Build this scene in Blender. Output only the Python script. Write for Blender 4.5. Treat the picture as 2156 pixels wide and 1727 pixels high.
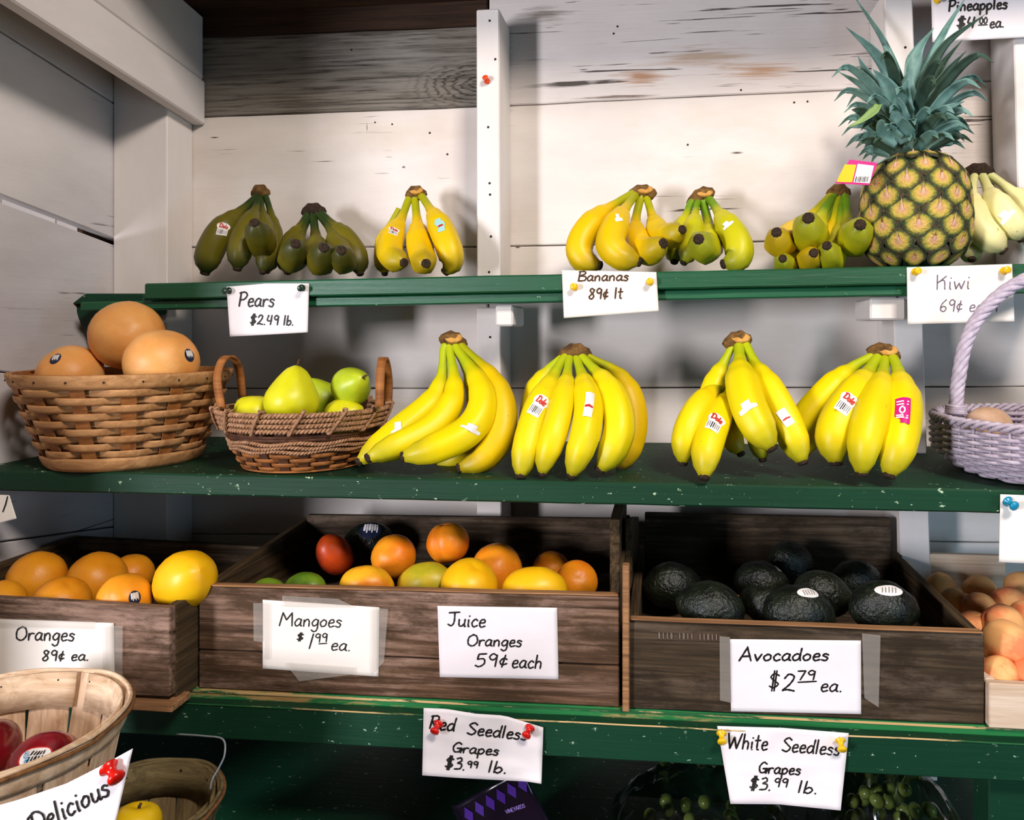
import bpy, bmesh, math, random
from mathutils import Vector, Matrix, Euler, noise

random.seed(7)
for _o in list(bpy.data.objects):
    bpy.data.objects.remove(_o)
scene = bpy.context.scene
col = scene.collection
pi, sin, cos = math.pi, math.sin, math.cos

# ---------------------------------------------------------------- camera
F, PX, PY = 1600.0, 1218.0, 700.0          # focal length and principal point, in pixels of 2156 x 1727
TH, CZ = math.radians(6.5), 1.45           # yaw to the left, eye height
FW = Vector((-sin(TH), cos(TH), 0)); RT = Vector((cos(TH), sin(TH), 0)); UP = Vector((0, 0, 1))
CAM = Vector((0, 0, CZ))
cam_data = bpy.data.cameras.new('camera'); cam = bpy.data.objects.new('camera', cam_data); col.objects.link(cam)
cam.location = CAM; cam.rotation_euler = (pi/2, 0, TH)
cam_data.sensor_fit = 'HORIZONTAL'; cam_data.sensor_width = 36.0; cam_data.lens = F/2156*36
cam_data.shift_x = (1078-PX)/2156; cam_data.shift_y = (PY-863.5)/2156
cam_data.clip_start = 0.02
scene.camera = cam

# ---------------------------------------------------------------- light
scene.view_settings.view_transform = 'Standard'; scene.view_settings.look = 'None'
scene.view_settings.exposure = 0.0; scene.view_settings.gamma = 1.0
scene.view_settings.use_curve_mapping = False
scene.cycles.diffuse_bounces = 2
world = bpy.data.worlds.new('overcast_sky'); scene.world = world; world.use_nodes = True
bg = world.node_tree.nodes['Background']
bg.inputs[0].default_value = (1.0, 0.78, 0.58, 1); bg.inputs[1].default_value = 0.025

def area(name, loc, target, size, energy, color):
    ld = bpy.data.lights.new(name, 'AREA'); ld.shape = 'RECTANGLE'; ld.size = size[0]; ld.size_y = size[1]
    ld.energy = energy; ld.color = color
    o = bpy.data.objects.new(name, ld); col.objects.link(o); o.location = loc
    o.rotation_euler = (Vector(target)-Vector(loc)).to_track_quat('-Z', 'Y').to_euler()
    return o
# daylight entering through the open front and left side of the stand
area('daylight_front_left', (-1.85, -1.2, CZ+0.05), (0.4, 1.3, CZ-0.15), (.32, .7), 74, (0.91, 0.91, 1.0))
area('daylight_front_top', (0.90, -0.60, CZ+1.55), (0.35, 1.3, CZ+0.1), (.6, .4), 62, (1.0, 0.90, 0.83))
area('blue_leak_fill', (1.55, -0.10, CZ-0.28), (0.85, 1.25, CZ-0.35), (0.35, 0.9), 9.0, (0.46, 0.74, 1.0))  # added cool fill imitating the blue light leak; no real source there

# ---------------------------------------------------------------- helpers
def P(u, v, Y):
    """world point on the plane y = Y that shows at pixel (u, v)"""
    d = FW + RT*((u-PX)/F) - UP*((v-PY)/F)
    return CAM + d*(Y/d.y)
def Yon(u, v, z):
    """depth at which the ray through pixel (u, v) meets height z"""
    return (z-CZ)/(P(u, v, 1.0).z-CZ)
def srgb(h):
    h = h.lstrip('#'); out = []
    for i in (0, 2, 4):
        c = int(h[i:i+2], 16)/255
        out.append(c/12.92 if c <= 0.04045 else ((c+0.055)/1.055)**2.4)
    return (out[0], out[1], out[2], 1)
def lerp(a, b, t): return a+(b-a)*t
ORG = {}
class MB:
    def __init__(s): s.v, s.f, s.uv = [], [], []
    def add(s, vs, fs, uvs=None):
        n = len(s.v); s.v += [Vector(p) for p in vs]; s.f += [tuple(i+n for i in f) for f in fs]
        s.uv += uvs if uvs else [(0, 0)]*len(vs)
def tagged(o, label, cat, group=None):
    o['label'] = label; o['category'] = cat
    if group: o['group'] = group
    return o
def thing(name, label, cat, loc, group=None):
    o = bpy.data.objects.new(name, None); col.objects.link(o); o.location = loc; o.empty_display_size = .02
    ORG[o.name] = Vector(loc); return tagged(o, label, cat, group)
def link(name, me, material, parent=None, org=None):
    o = bpy.data.objects.new(name, me); col.objects.link(o)
    if material: me.materials.append(material)
    if parent is not None:
        o.parent = parent; ORG[o.name] = ORG.get(parent.name, Vector()).copy()
    else:
        o.location = org or (0, 0, 0); ORG[o.name] = Vector(org) if org else Vector()
    return o
def build(mb, name, material, parent=None, org=None, smooth=True):
    L = ORG.get(parent.name, Vector()) if parent is not None else (Vector(org) if org else Vector())
    me = bpy.data.meshes.new(name)
    me.from_pydata([p-L for p in mb.v], [], mb.f)
    if any(u != (0, 0) for u in mb.uv):
        ul = me.uv_layers.new(name='UVMap')
        for lp in me.loops: ul.data[lp.index].uv = mb.uv[lp.vertex_index]
    if smooth: me.polygons.foreach_set('use_smooth', [True]*len(me.polygons))
    me.update()
    return link(name, me, material, parent, org)
def hexa(name, p8, material, parent=None, bev=.0015, org=None, cuts=0, wob=0.0):
    """a board from eight corners (front TL TR BR BL, back TL TR BR BL), edges bevelled; wob makes it uneven"""
    L = ORG.get(parent.name, Vector()) if parent is not None else (Vector(org) if org else Vector())
    bm = bmesh.new(); vs = [bm.verts.new(Vector(p)-L) for p in p8]
    for f in ((0, 3, 2, 1), (4, 5, 6, 7), (0, 1, 5, 4), (3, 7, 6, 2), (0, 4, 7, 3), (1, 2, 6, 5)): bm.faces.new([vs[i] for i in f])
    bmesh.ops.recalc_face_normals(bm, faces=bm.faces)
    if bev: bmesh.ops.bevel(bm, geom=list(bm.edges), offset=bev, segments=1, affect='EDGES')
    if cuts:
        ax = (Vector(p8[1])-Vector(p8[0]))
        long = [e for e in bm.edges if abs((e.verts[0].co-e.verts[1].co).normalized().dot(ax.normalized())) > .9]
        bmesh.ops.subdivide_edges(bm, edges=long, cuts=cuts, use_grid_fill=False)
        sd = random.random()*50
        for v in bm.verts:
            w = v.co + L
            v.co += Vector((0, noise.noise(w*9+Vector((sd, 0, 0))), noise.noise(w*14+Vector((0, sd, 0)))))*wob
    me = bpy.data.meshes.new(name); bm.to_mesh(me); bm.free()
    return link(name, me, material, parent, org)
def slab(name, front, dv, material, parent=None, **k):
    fr = [Vector(p) for p in front]; dv = Vector(dv)
    return hexa(name, fr+[p+dv for p in fr], material, parent, **k)
def box8(x0, x1, y0, y1, z0, z1):
    return [(x0, y0, z1), (x1, y0, z1), (x1, y0, z0), (x0, y0, z0), (x0, y1, z1), (x1, y1, z1), (x1, y1, z0), (x0, y1, z0)]
def pxbox(name, u0, v0, u1, v1, Y, depth, material, parent=None, **k):
    return slab(name, [P(u0, v0, Y), P(u1, v0, Y), P(u1, v1, Y), P(u0, v1, Y)], (0, depth, 0), material, parent, **k)
def catmull(pts, n, closed=False):
    pts = [Vector(p) for p in pts]; out = []; m = len(pts)
    segs = m if closed else m-1
    for i in range(segs):
        if closed: a, b, c, d = (pts[(i+k) % m] for k in (-1, 0, 1, 2))
        else:
            b, c = pts[i], pts[i+1]
            a = pts[i-1] if i else b*2-c
            d = pts[i+2] if i+2 < m else c*2-b
        for j in range(n):
            t = j/n
            out.append(.5*((2*b)+(c-a)*t+(2*a-5*b+4*c-d)*t*t+(3*b-a-3*c+d)*t**3))
    if not closed: out.append(pts[-1].copy())
    return out
def frames(path, closed=False, up=None):
    n = len(path); T = []
    for i in range(n):
        a = path[i-1] if (i or closed) else path[i]; b = path[(i+1) % n] if (i < n-1 or closed) else path[i]
        d = b-a; T.append(d.normalized() if d.length > 1e-9 else Vector((0, 0, 1)))
    N = []
    r = up or (Vector((0, 0, 1)) if abs(T[0].z) < .9 else Vector((0, 1, 0)))
    for i in range(n):
        r = r - T[i]*r.dot(T[i])
        if r.length < 1e-6: r = Vector((1, 0, 0)) - T[i]*T[i].x
        r.normalize(); N.append(r.copy())
    return T, N, [T[i].cross(N[i]) for i in range(n)]
def tube(mb, path, rad, n=8, closed=False, caps=True, flat=1.0, up=None):
    path = [Vector(p) for p in path]; m = len(path); T, N, B = frames(path, closed, up); vs, fs, uvs = [], [], []
    for i in range(m):
        r = rad(i/(m-1)) if callable(rad) else rad
        for k in range(n):
            a = 2*pi*k/n
            vs.append(path[i]+N[i]*(cos(a)*r*flat)+B[i]*(sin(a)*r)); uvs.append((i/(m-1)+1e-6, k/n))
    for i in range(m if closed else m-1):
        j = (i+1) % m
        for k in range(n):
            k2 = (k+1) % n; fs.append((i*n+k, j*n+k, j*n+k2, i*n+k2))
    if caps and not closed:
        fs.append(tuple(range(n))); fs.append(tuple((m-1)*n+k for k in reversed(range(n))))
    mb.add(vs, fs, uvs)
def lathe(mb, prof, n, M=Matrix(), cap0=True, cap1=True):
    """prof: list of (radius, height) turned about the local z axis, then moved by M"""
    vs, fs = [], []
    for r, h in prof:
        for k in range(n):
            a = 2*pi*k/n; vs.append(M @ Vector((r*cos(a), r*sin(a), h)))
    for i in range(len(prof)-1):
        for k in range(n):
            k2 = (k+1) % n; fs.append((i*n+k, i*n+k2, (i+1)*n+k2, (i+1)*n+k))
    if cap0: fs.append(tuple(reversed(range(n))))
    if cap1: fs.append(tuple((len(prof)-1)*n+k for k in range(n)))
    mb.add(vs, fs)
def axisM(loc, z):
    z = Vector(z).normalized(); q = z.to_track_quat('Z', 'Y'); return Matrix.Translation(Vector(loc)) @ q.to_matrix().to_4x4()
def band(mb, C, rfun, z, h, th, nseg, amp=None, a0=0, a1=2*pi):
    """a flat strip standing on edge round a vertical axis; amp(angle) weaves it in and out"""
    full = abs(a1-a0-2*pi) < 1e-6; m = nseg if full else nseg+1; vs, fs = [], []
    for i in range(m):
        a = a0+(a1-a0)*i/nseg; w = amp(a) if amp else 0
        for dz, dr in ((-h/2, 0), (-h/4, th), (h/4, th), (h/2, 0), (h/2, -th), (-h/2, -th)):
            r = rfun(z+dz)+dr+w; vs.append((C[0]+r*cos(a), C[1]+r*sin(a), z+dz))
    for i in range(nseg):
        j = (i+1) % m
        for k in range(6):
            k2 = (k+1) % 6; fs.append((i*6+k, j*6+k, j*6+k2, i*6+k2))
    if not full:
        fs.append(tuple(range(6))); fs.append(tuple((m-1)*6+k for k in reversed(range(6))))
    mb.add(vs, fs)
def structure(name):
    o = bpy.data.objects.new(name, None); col.objects.link(o); o['kind'] = 'structure'; ORG[o.name] = Vector(); return o

# ---------------------------------------------------------------- materials
def newmat(name, rough=.6, spec=.35):
    m = bpy.data.materials.new(name); m.use_nodes = True; nt = m.node_tree
    b = nt.nodes['Principled BSDF']; b.inputs['Roughness'].default_value = rough
    b.inputs['Specular IOR Level'].default_value = spec
    return m, nt, b
def nd(nt, t, **k):
    n = nt.nodes.new(t)
    for a, v in k.items(): setattr(n, a, v)
    return n
def coords(nt, scale, kind='Object', vary=True):
    tc = nd(nt, 'ShaderNodeTexCoord'); mp = nd(nt, 'ShaderNodeMapping'); mp.inputs['Scale'].default_value = scale
    src = tc.outputs[kind]
    if vary:
        oi = nd(nt, 'ShaderNodeObjectInfo'); ad = nd(nt, 'ShaderNodeVectorMath', operation='ADD')
        mu = nd(nt, 'ShaderNodeMath', operation='MULTIPLY'); mu.inputs[1].default_value = 13.7
        nt.links.new(oi.outputs['Random'], mu.inputs[0]); nt.links.new(src, ad.inputs[0]); nt.links.new(mu.outputs[0], ad.inputs[1]); src = ad.outputs[0]
    nt.links.new(src, mp.inputs['Vector']); return mp.outputs[0]
def noi(nt, vec, scale=1.0, detail=6, rough=.6, dist=0.0):
    n = nd(nt, 'ShaderNodeTexNoise'); n.inputs['Scale'].default_value = scale; n.inputs['Detail'].default_value = detail
    n.inputs['Roughness'].default_value = rough; n.inputs['Distortion'].default_value = dist
    nt.links.new(vec, n.inputs['Vector']); return n.outputs['Fac']
def ramp(nt, fac, stops):
    r = nd(nt, 'ShaderNodeValToRGB'); e = r.color_ramp.elements
    while len(e) < len(stops): e.new(.5)
    for i, (p, c) in enumerate(stops):
        e[i].position = p; e[i].color = c if isinstance(c, tuple) else (c, c, c, 1)
    nt.links.new(fac, r.inputs[0]); return r.outputs[0]
def mix(nt, fac, a, b, mode='MIX'):
    m = nd(nt, 'ShaderNodeMix', data_type='RGBA', blend_type=mode)
    for i, x in ((0, fac), (6, a), (7, b)):
        if isinstance(x, (int, float)): m.inputs[i].default_value = x
        elif isinstance(x, tuple): m.inputs[i].default_value = x
        else: nt.links.new(x, m.inputs[i])
    return m.outputs[2]
def bump(nt, b, h, strength=.3, dist=.002):
    n = nd(nt, 'ShaderNodeBump'); n.inputs['Strength'].default_value = strength; n.inputs['Distance'].default_value = dist
    nt.links.new(h, n.inputs['Height']); nt.links.new(n.outputs[0], b.inputs['Normal'])
def simple(name, c1, c2=None, scale=12, rough=.6, spec=.35, bmp=0, bscale=None, lo=.35, hi=.65, bdist=.002, coat=0, sss=0, stretch=(1, 1, 1), detail=6):
    m, nt, b = newmat(name, rough, spec)
    if c2 is None and not bmp: b.inputs['Base Color'].default_value = srgb(c1); return m
    vec = coords(nt, stretch)
    if c2:
        nt.links.new(ramp(nt, noi(nt, vec, scale, detail), [(lo, srgb(c1)), (hi, srgb(c2))]), b.inputs['Base Color'])
    else: b.inputs['Base Color'].default_value = srgb(c1)
    if bmp: bump(nt, b, noi(nt, vec, bscale or scale*3, 3), bmp, bdist)
    if coat: b.inputs['Coat Weight'].default_value = coat; b.inputs['Coat Roughness'].default_value = .15
    if sss: b.inputs['Subsurface Weight'].default_value = sss; b.inputs['Subsurface Radius'].default_value = (.01, .006, .003); b.inputs['Subsurface Scale'].default_value = .5
    return m
def wood(name, dark, light, axis=0, grain=60, rough=.75, paint=None, wear=.5, wearw=.1, stain=None, knots=(), bmp=.5, spec=.25, chips=None, chip_at=.7, blotch=None, cracks=0, swirl=None, spots=()):
    """weathered board: stretched grain, optional paint worn off along the grain, stains, knots, chips"""
    m, nt, b = newmat(name, rough, spec)
    grain = grain*2.2; st = [grain, grain, grain]; st[axis] = grain*.035
    vec = coords(nt, tuple(st)); vlow = coords(nt, tuple(4.0 if i != axis else 1.6 for i in range(3)))
    g = noi(nt, vec, 1.0, 8, .65, .6)
    wd = ramp(nt, g, [(.32, srgb(dark)), (.66, srgb(light))])
    c = wd
    if paint:
        vp = coords(nt, tuple(16.0 if i != axis else 2.2 for i in range(3)))
        pn = noi(nt, vp, 1.0, 9, .72, .5)
        w = nd(nt, 'ShaderNodeMath', operation='MULTIPLY_ADD'); nt.links.new(g, w.inputs[0]); w.inputs[1].default_value = .45
        nt.links.new(pn, w.inputs[2])
        mask = ramp(nt, w.outputs[0], [(wear-wearw, 0.0), (wear+wearw, 1.0)])
        pc = ramp(nt, noi(nt, vlow, 1.0, 6, .6), [(.3, srgb(paint[0])), (.7, srgb(paint[1]))])
        c = mix(nt, mask, wd, pc)
        if blotch:
            vb = coords(nt, tuple(26.0 if i != axis else 9.0 for i in range(3)))
            c = mix(nt, ramp(nt, noi(nt, vb, 1.0, 8, .75), [(.46, 0.0), (.60, .85)]), c, srgb(blotch))
        if stain:
            c = mix(nt, ramp(nt, noi(nt, vlow, .9, 5, .65), [(.56, 0.0), (.74, .75)]), c, srgb(stain))
    if cracks:
        vk = coords(nt, tuple(110.0 if i != axis else 3.2 for i in range(3)))
        ck = ramp(nt, noi(nt, vk, 1.0, 3, .6, .8), [(.615, 0.0), (.640, .9)])
        lowm = ramp(nt, noi(nt, vlow, 1.7, 4, .6), [(.62-cracks, 0.0), (.68-cracks, 1.0)])
        ckm = nd(nt, 'ShaderNodeMath', operation='MULTIPLY'); nt.links.new(ck, ckm.inputs[0]); nt.links.new(lowm, ckm.inputs[1])
        c = mix(nt, ckm.outputs[0], c, srgb('2e2218'))
    def blob(kp, sx, sz, amount=.9):
        tc = nd(nt, 'ShaderNodeTexCoord')
        q0 = nd(nt, 'ShaderNodeVectorMath', operation='SUBTRACT'); nt.links.new(tc.outputs['Object'], q0.inputs[0]); q0.inputs[1].default_value = kp
        q = nd(nt, 'ShaderNodeVectorMath', operation='MULTIPLY'); nt.links.new(q0.outputs[0], q.inputs[0]); q.inputs[1].default_value = (1/sx, 0, 1/sz)
        ln = nd(nt, 'ShaderNodeVectorMath', operation='LENGTH'); nt.links.new(q.outputs[0], ln.inputs[0])
        ad = nd(nt, 'ShaderNodeMath', operation='MULTIPLY_ADD'); nt.links.new(g, ad.inputs[0]); ad.inputs[1].default_value = amount; nt.links.new(ln.outputs['Value'], ad.inputs[2])
        return ad.outputs[0], ln.outputs['Value']
    for (kp, sx, sz, cc) in spots:
        c = mix(nt, ramp(nt, blob(kp, sx, sz, 1.3)[0], [(.72, .85), (1.45, 0.0)]), c, srgb(cc))
    if swirl:
        kp, sx, sz = swirl; nz, ln = blob(kp, sx, sz, .35)
        mu = nd(nt, 'ShaderNodeMath', operation='MULTIPLY'); nt.links.new(nz, mu.inputs[0]); mu.inputs[1].default_value = 52
        sn = nd(nt, 'ShaderNodeMath', operation='SINE'); nt.links.new(mu.outputs[0], sn.inputs[0])
        rg = ramp(nt, sn.outputs[0], [(.45, 0.0), (.95, .85)]); mk = ramp(nt, ln, [(.5, 1.0), (1.0, 0.0)])
        mm = nd(nt, 'ShaderNodeMath', operation='MULTIPLY'); nt.links.new(rg, mm.inputs[0]); nt.links.new(mk, mm.inputs[1])
        c = mix(nt, mm.outputs[0], c, srgb('2a2018'))
    if chips:
        vc = coords(nt, tuple(110.0 if i != axis else 70.0 for i in range(3)))
        cm = ramp(nt, noi(nt, vc, 1.0, 4, .7), [(chip_at, 0.0), (chip_at+.02, 1.0)])
        c = mix(nt, cm, c, srgb(chips))
    if knots:
        tc = nd(nt, 'ShaderNodeTexCoord')
        for (kp, sx, sz) in knots:
            s = nd(nt, 'ShaderNodeVectorMath', operation='SUBTRACT'); nt.links.new(tc.outputs['Object'], s.inputs[0]); s.inputs[1].default_value = kp
            q = nd(nt, 'ShaderNodeVectorMath', operation='MULTIPLY'); nt.links.new(s.outputs[0], q.inputs[0]); q.inputs[1].default_value = (1/sx, 0, 1/sz)
            ln = nd(nt, 'ShaderNodeVectorMath', operation='LENGTH'); nt.links.new(q.outputs[0], ln.inputs[0])
            ad = nd(nt, 'ShaderNodeMath', operation='MULTIPLY_ADD'); nt.links.new(g, ad.inputs[0]); ad.inputs[1].default_value = .9; nt.links.new(ln.outputs['Value'], ad.inputs[2])
            km = ramp(nt, ad.outputs[0], [(.62, 1.0), (1.0, 0.0)])
            c = mix(nt, km, c, srgb('3a2c20'))
    nt.links.new(c, b.inputs['Base Color'])
    bump(nt, b, g, bmp, .0015)
    return m

# board, paint and crate materials
YW = 1.44                                    # face of the back wall
kn = [(P(850, 352, YW), .010, .006), (P(1552, 322, YW), .028, .005), (P(452, 290, YW), .02, .003), (P(773, 268, YW), .0016, .024), (P(1090, 521, YW), .012, .0035)]
M_wall = wood('white_painted_board', '8a7660', 'b6a48c', 0, 70, paint=('d2c6bc', 'efe6de'), wear=.44, wearw=.06, knots=kn, bmp=.25, cracks=.04, stain='cfc0ac')
M_peel = wood('peeling_white_board', '4a3a2c', 'a08468', 0, 80, paint=('d0c4bc', 'eee4de'), wear=.55, wearw=.04, bmp=.7, cracks=.20, spots=[(P(1350, 160, YW), .14, .045, 'a8764c'), (P(1600, 150, YW), .20, .05, 'b8895f'), (P(1480, 120, YW), .28, .06, 'c0a48c'), (P(1300, 205, YW), .2, .012, '5a4634'), (P(1150, 30, YW), .16, .05, '7c7064')])
M_gray = wood('bare_weathered_board', '2c2620', '8c8376', 0, 85, paint=('7c766c', '9a938a'), wear=.74, wearw=.12, bmp=.9, cracks=.16, swirl=(P(1010, 178, YW), .16, .062))
M_left = wood('white_painted_board_side', '7c6c58', 'a89880', 1, 60, paint=('c4bcbc', 'e8e2e0'), wear=.50, wearw=.05, bmp=.3, cracks=.05)
M_post = wood('white_painted_post', '8c7a66', 'b4a490', 2, 60, paint=('dcd2ca', 'f2eae4'), wear=.36, wearw=.05, bmp=.2)
M_beam = wood('white_painted_rafter', '8c7a66', 'b4a490', 1, 60, paint=('c8c0ba', 'e6deda'), wear=.40, wearw=.05, bmp=.25)
M_roof = wood('dark_roof_board', '1c120a', '40291a', 0, 60, bmp=.5)
M_green = wood('green_painted_board', '3c3220', '6a5a3c', 0, 60, paint=('072a18', '0d4226'), wear=.40, wearw=.03, chips='b4cca8', chip_at=.65, bmp=.5, rough=.6, spec=.3)
M_greenup = wood('green_painted_shelf_edge', '3c3220', '6a5a3c', 0, 60, paint=('0c4628', '155e3a'), wear=.36, wearw=.03, chips='a8c8a0', chip_at=.69, bmp=.6, rough=.45, spec=.5)
M_greendk = wood('dark_green_board', '1c1a10', '2c2818', 0, 60, paint=('0c3220', '12402a'), wear=.36, wearw=.03, chips='9cb89c', chip_at=.66, bmp=.5, rough=.5)
M_greenworn = wood('worn_green_edge', 'a8824e', 'd8b478', 0, 60, paint=('1c6a38', '2c8446'), wear=.66, wearw=.04, bmp=.5)
M_crate = wood('grey_brown_crate_board', '2c1c10', '785840', 0, 55, paint=('8c6e5e', 'aa8c7a'), wear=.78, wearw=.10, blotch='42301f', bmp=.8, rough=.85)
M_crate2 = wood('dark_brown_crate_board', '1e160e', '54432f', 0, 55, paint=('5e4e42', '746252'), wear=.82, wearw=.10, blotch='2c2014', bmp=.8, rough=.85)
M_crate_end = wood('crate_end_board', '20160c', '5e4a30', 1, 55, bmp=.8, rough=.85)
M_crate_edge = wood('raw_crate_edge', '6a482c', 'b4845a', 0, 70, bmp=.6, rough=.85)
M_pale = wood('pale_new_wood', 'c8a888', 'ecd4bc', 0, 50, bmp=.2, rough=.7)
M_floor = simple('packed_earth_floor', '3a2c20', '5a4634', 9, .95, bmp=.4)
M_nail = simple('rusty_nail', '2a1c12', rough=.7)

# ---- back wall: three bays of planks between the posts
wall_back = structure('wall_back')
def bay(u0, u1, seams, mats):
    """seams: (v at u0, v at u1) from top to bottom"""
    for i in range(len(seams)-1):
        (a0, a1), (b0, b1) = seams[i], seams[i+1]
        g = 1.1
        fr = [P(u0, a0+g, YW), P(u1, a1+g, YW), P(u1, b1-g, YW), P(u0, b0-g, YW)]
        slab('plank', fr, (0, .02, 0), mats[i], wall_back, bev=.002, cuts=14, wob=.0012)
W, PE, GR = M_wall, M_peel, M_gray
bay(392, 1026, [(-60, -90), (80, 54), (248, 224), (521, 520), (818, 818), (1125, 1130), (1420, 1440), (1727, 1757), (2050, 2100)], [M_roof, GR, W, W, W, W, W, W])
bay(1030, 1888, [(-75, -110), (224, 184), (519, 504), (818, 816), (1130, 1140), (1440, 1460), (1757, 1790), (2100, 2150)], [PE, W, W, W, W, W, W])
bay(1892, 2420, [(-100, -130), (178, 158), (506, 494), (816, 812), (1140, 1148), (1460, 1480), (1790, 1820), (2150, 2190)], [PE, PE, W, W, W, W, W])
# backing battens behind every seam but the ones daylight shows through
for (u0, u1, v0, v1) in ((392, 2420, 519, 500), (392, 2420, 818, 812), (392, 2420, 1125, 1148), (392, 2420, 1420, 1480), (392, 2420, 1727, 1820), (1030, 2420, 224, 150), (392, 560, 246, 240), (392, 2420, 60, -90)):
    slab('batten', [P(u0, v0-30, YW+.022), P(u1, v1-30, YW+.022), P(u1, v1+30, YW+.022), P(u0, v0+30, YW+.022)], (0, .012, 0), M_roof, wall_back)
for uu in (1028, 1890):
    slab('batten', [P(uu-20, -100, YW+.036), P(uu+20, -100, YW+.036), P(uu+20, 2100, YW+.036), P(uu-20, 2100, YW+.036)], (0, .012, 0), M_roof, wall_back)

# ---- left wall
XL = P(237, 400, 1.36).x
wall_left = structure('wall_left')
zc = lambda v: P(237, v, 1.36).z
SL = .157
left_seams = [zc(40), zc(215), zc(508), zc(812), zc(1110), zc(1400), zc(1700), zc(2000)]
def leftplank(za, zb, ga, gb):
    y0, y1 = .50, 1.45
    f = lambda z, y: (XL, y, z+SL*(1.36-y))
    a, b = za-ga/2, zb+gb/2
    fr = [f(a, y0), f(a, y1), f(b, y1), f(b, y0)]
    slab('plank', fr, (-.02, 0, 0), M_left, wall_left, bev=.002, cuts=8, wob=.0012)
for i in range(len(left_seams)-1): leftplank(left_seams[i], left_seams[i+1], .013 if i == 2 else .003, .013 if i == 1 else .003)
for i in range(len(left_seams)-1):
    z = left_seams[i]
    y0, y1 = (.5, 1.45) if i != 2 else (1.31, 1.45)
    f = lambda zz, y: (XL-.022, y, zz+SL*(1.36-y))
    slab('batten', [f(z+.03, y0), f(z+.03, y1), f(z-.03, y1), f(z-.03, y0)], (-.012, 0, 0), M_roof, wall_left)

# added pale fence outside, catching light so the open seam shows bright
fo = structure('added_fence_outside')
for i in range(11):
    hexa('board', box8(-3.2+.2*i, -3.005+.2*i, 2.3, 2.32, 0, 2.6), M_post, fo, bev=.002)

# ---- roof boards (dark), rising towards the front
ceiling = structure('ceiling')
zroof = P(700, 18, YW).z
for i in range(3):
    ya, yb = 1.437-.14*i, 1.437-.14*(i+1)+.004
    za, zb = zroof+.117*(1.44-ya), zroof+.117*(1.44-yb)
    hexa('plank', [(XL-.05, yb, zb+.02), (1.15, yb, zb+.02), (1.15, yb, zb), (XL-.05, yb, zb), (XL-.05, ya, za+.02), (1.15, ya, za+.02), (1.15, ya, za), (XL-.05, ya, za)], M_roof, ceiling, bev=.002)
floor = structure('floor')
hexa('floor_slab', box8(-1.4, 2.6, -2.2, 1.7, -.05, 0), M_floor, floor, bev=0)

# ---- posts and rafter
YU = 1.215
zU = lambda x: lerp(P(303, 597, YU).z, P(2156, 555, YU).z, (x-P(303, 597, YU).x)/(P(2156, 555, YU).x-P(303, 597, YU).x))
zM = lambda x: lerp(P(0, 991, 1.05).z, P(2156, 1033, 1.05).z, (x-P(0, 991, 1.05).x)/(P(2156, 1033, 1.05).x-P(0, 991, 1.05).x))
zL = lambda x: lerp(P(300, 1453, .99).z, P(2156, 1540, .99).z, (x-P(300, 1453, .99).x)/(P(2156, 1540, .99).x-P(300, 1453, .99).x))
TU, TM, TLs = .046, .031, .020
YP = 1.345
def post(name, u0a, u1a, va, u0b, u1b, vb, Y, bottom=None):
    """square post whose face runs from pixel row va to vb, cut where the shelves pass"""
    t = structure(name)
    A0, A1, B0, B1 = P(u0a, va, Y), P(u1a, va, Y), P(u0b, vb, Y), P(u1b, vb, Y)
    def at(z):
        k = (z-A0.z)/(B0.z-A0.z); return A0.lerp(B0, k).x, A1.lerp(B1, k).x
    xm = (A0.x+B1.x)/2
    cuts = [A0.z, zU(xm)+.001, zU(xm)-TU-.001, zM(xm)+.001, zM(xm)-TM-.001, zL(xm)+.001, zL(xm)-TLs-.001, 0.0]
    for i in range(0, 8, 2):
        zt, zb = cuts[i], cuts[i+1]
        if bottom is not None and i > bottom: break
        (a, b), (c, d) = at(zt), at(zb)
        hexa('post_section', [(a, Y, zt), (b, Y, zt), (d, Y, zb), (c, Y, zb), (a, YW-.001, zt), (b, YW-.001, zt), (d, YW-.001, zb), (c, YW-.001, zb)], M_post, t, bev=.002, cuts=0)
    return t
p1 = post('trim_1', 1003, 1051, 20, 1004, 1055, 947, YP)
p2 = post('trim_2', 1862, 1921, -20, 1890, 1952, 947, YP)
p3 = post('trim_3', 2132, 2210, -20, 2147, 2225, 560, YP, bottom=0)
corner = structure('trim_4')
xa, xb = P(237, 400, 1.36).x+.001, P(352, 400, 1.36).x
hexa('post_section', box8(xa, xb, 1.36, YW-.001, zM(xa)+.001, P(300, 60, 1.36).z), M_post, corner, bev=.002)
hexa('post_section', box8(xa, xb, 1.36, YW-.001, 0, zM(xa)-TM-.001), M_post, corner, bev=.002)
rafter = structure('trim_5')
xr0, xr1 = xb+.001, P(433, 200, YW).x
zr = P(433, 264, YW).z
def rafterboard(x0, x1, zlo, zhi):
    f = lambda x, y, z: (x, y, z+.117*(1.44-y))
    ya, yb = .42, YW-.001
    hexa('rafter_board', [f(x0, ya, zhi), f(x1, ya, zhi), f(x1, ya, zlo), f(x0, ya, zlo), f(x0, yb, zhi), f(x1, yb, zhi), f(x1, yb, zlo), f(x0, yb, zlo)], M_beam, rafter, bev=.003)
rafterboard(xr0, xr1, zr, zr+.088)
rafterboard(xr0, xr1-.004, zr+.090, zroof-.004)
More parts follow.
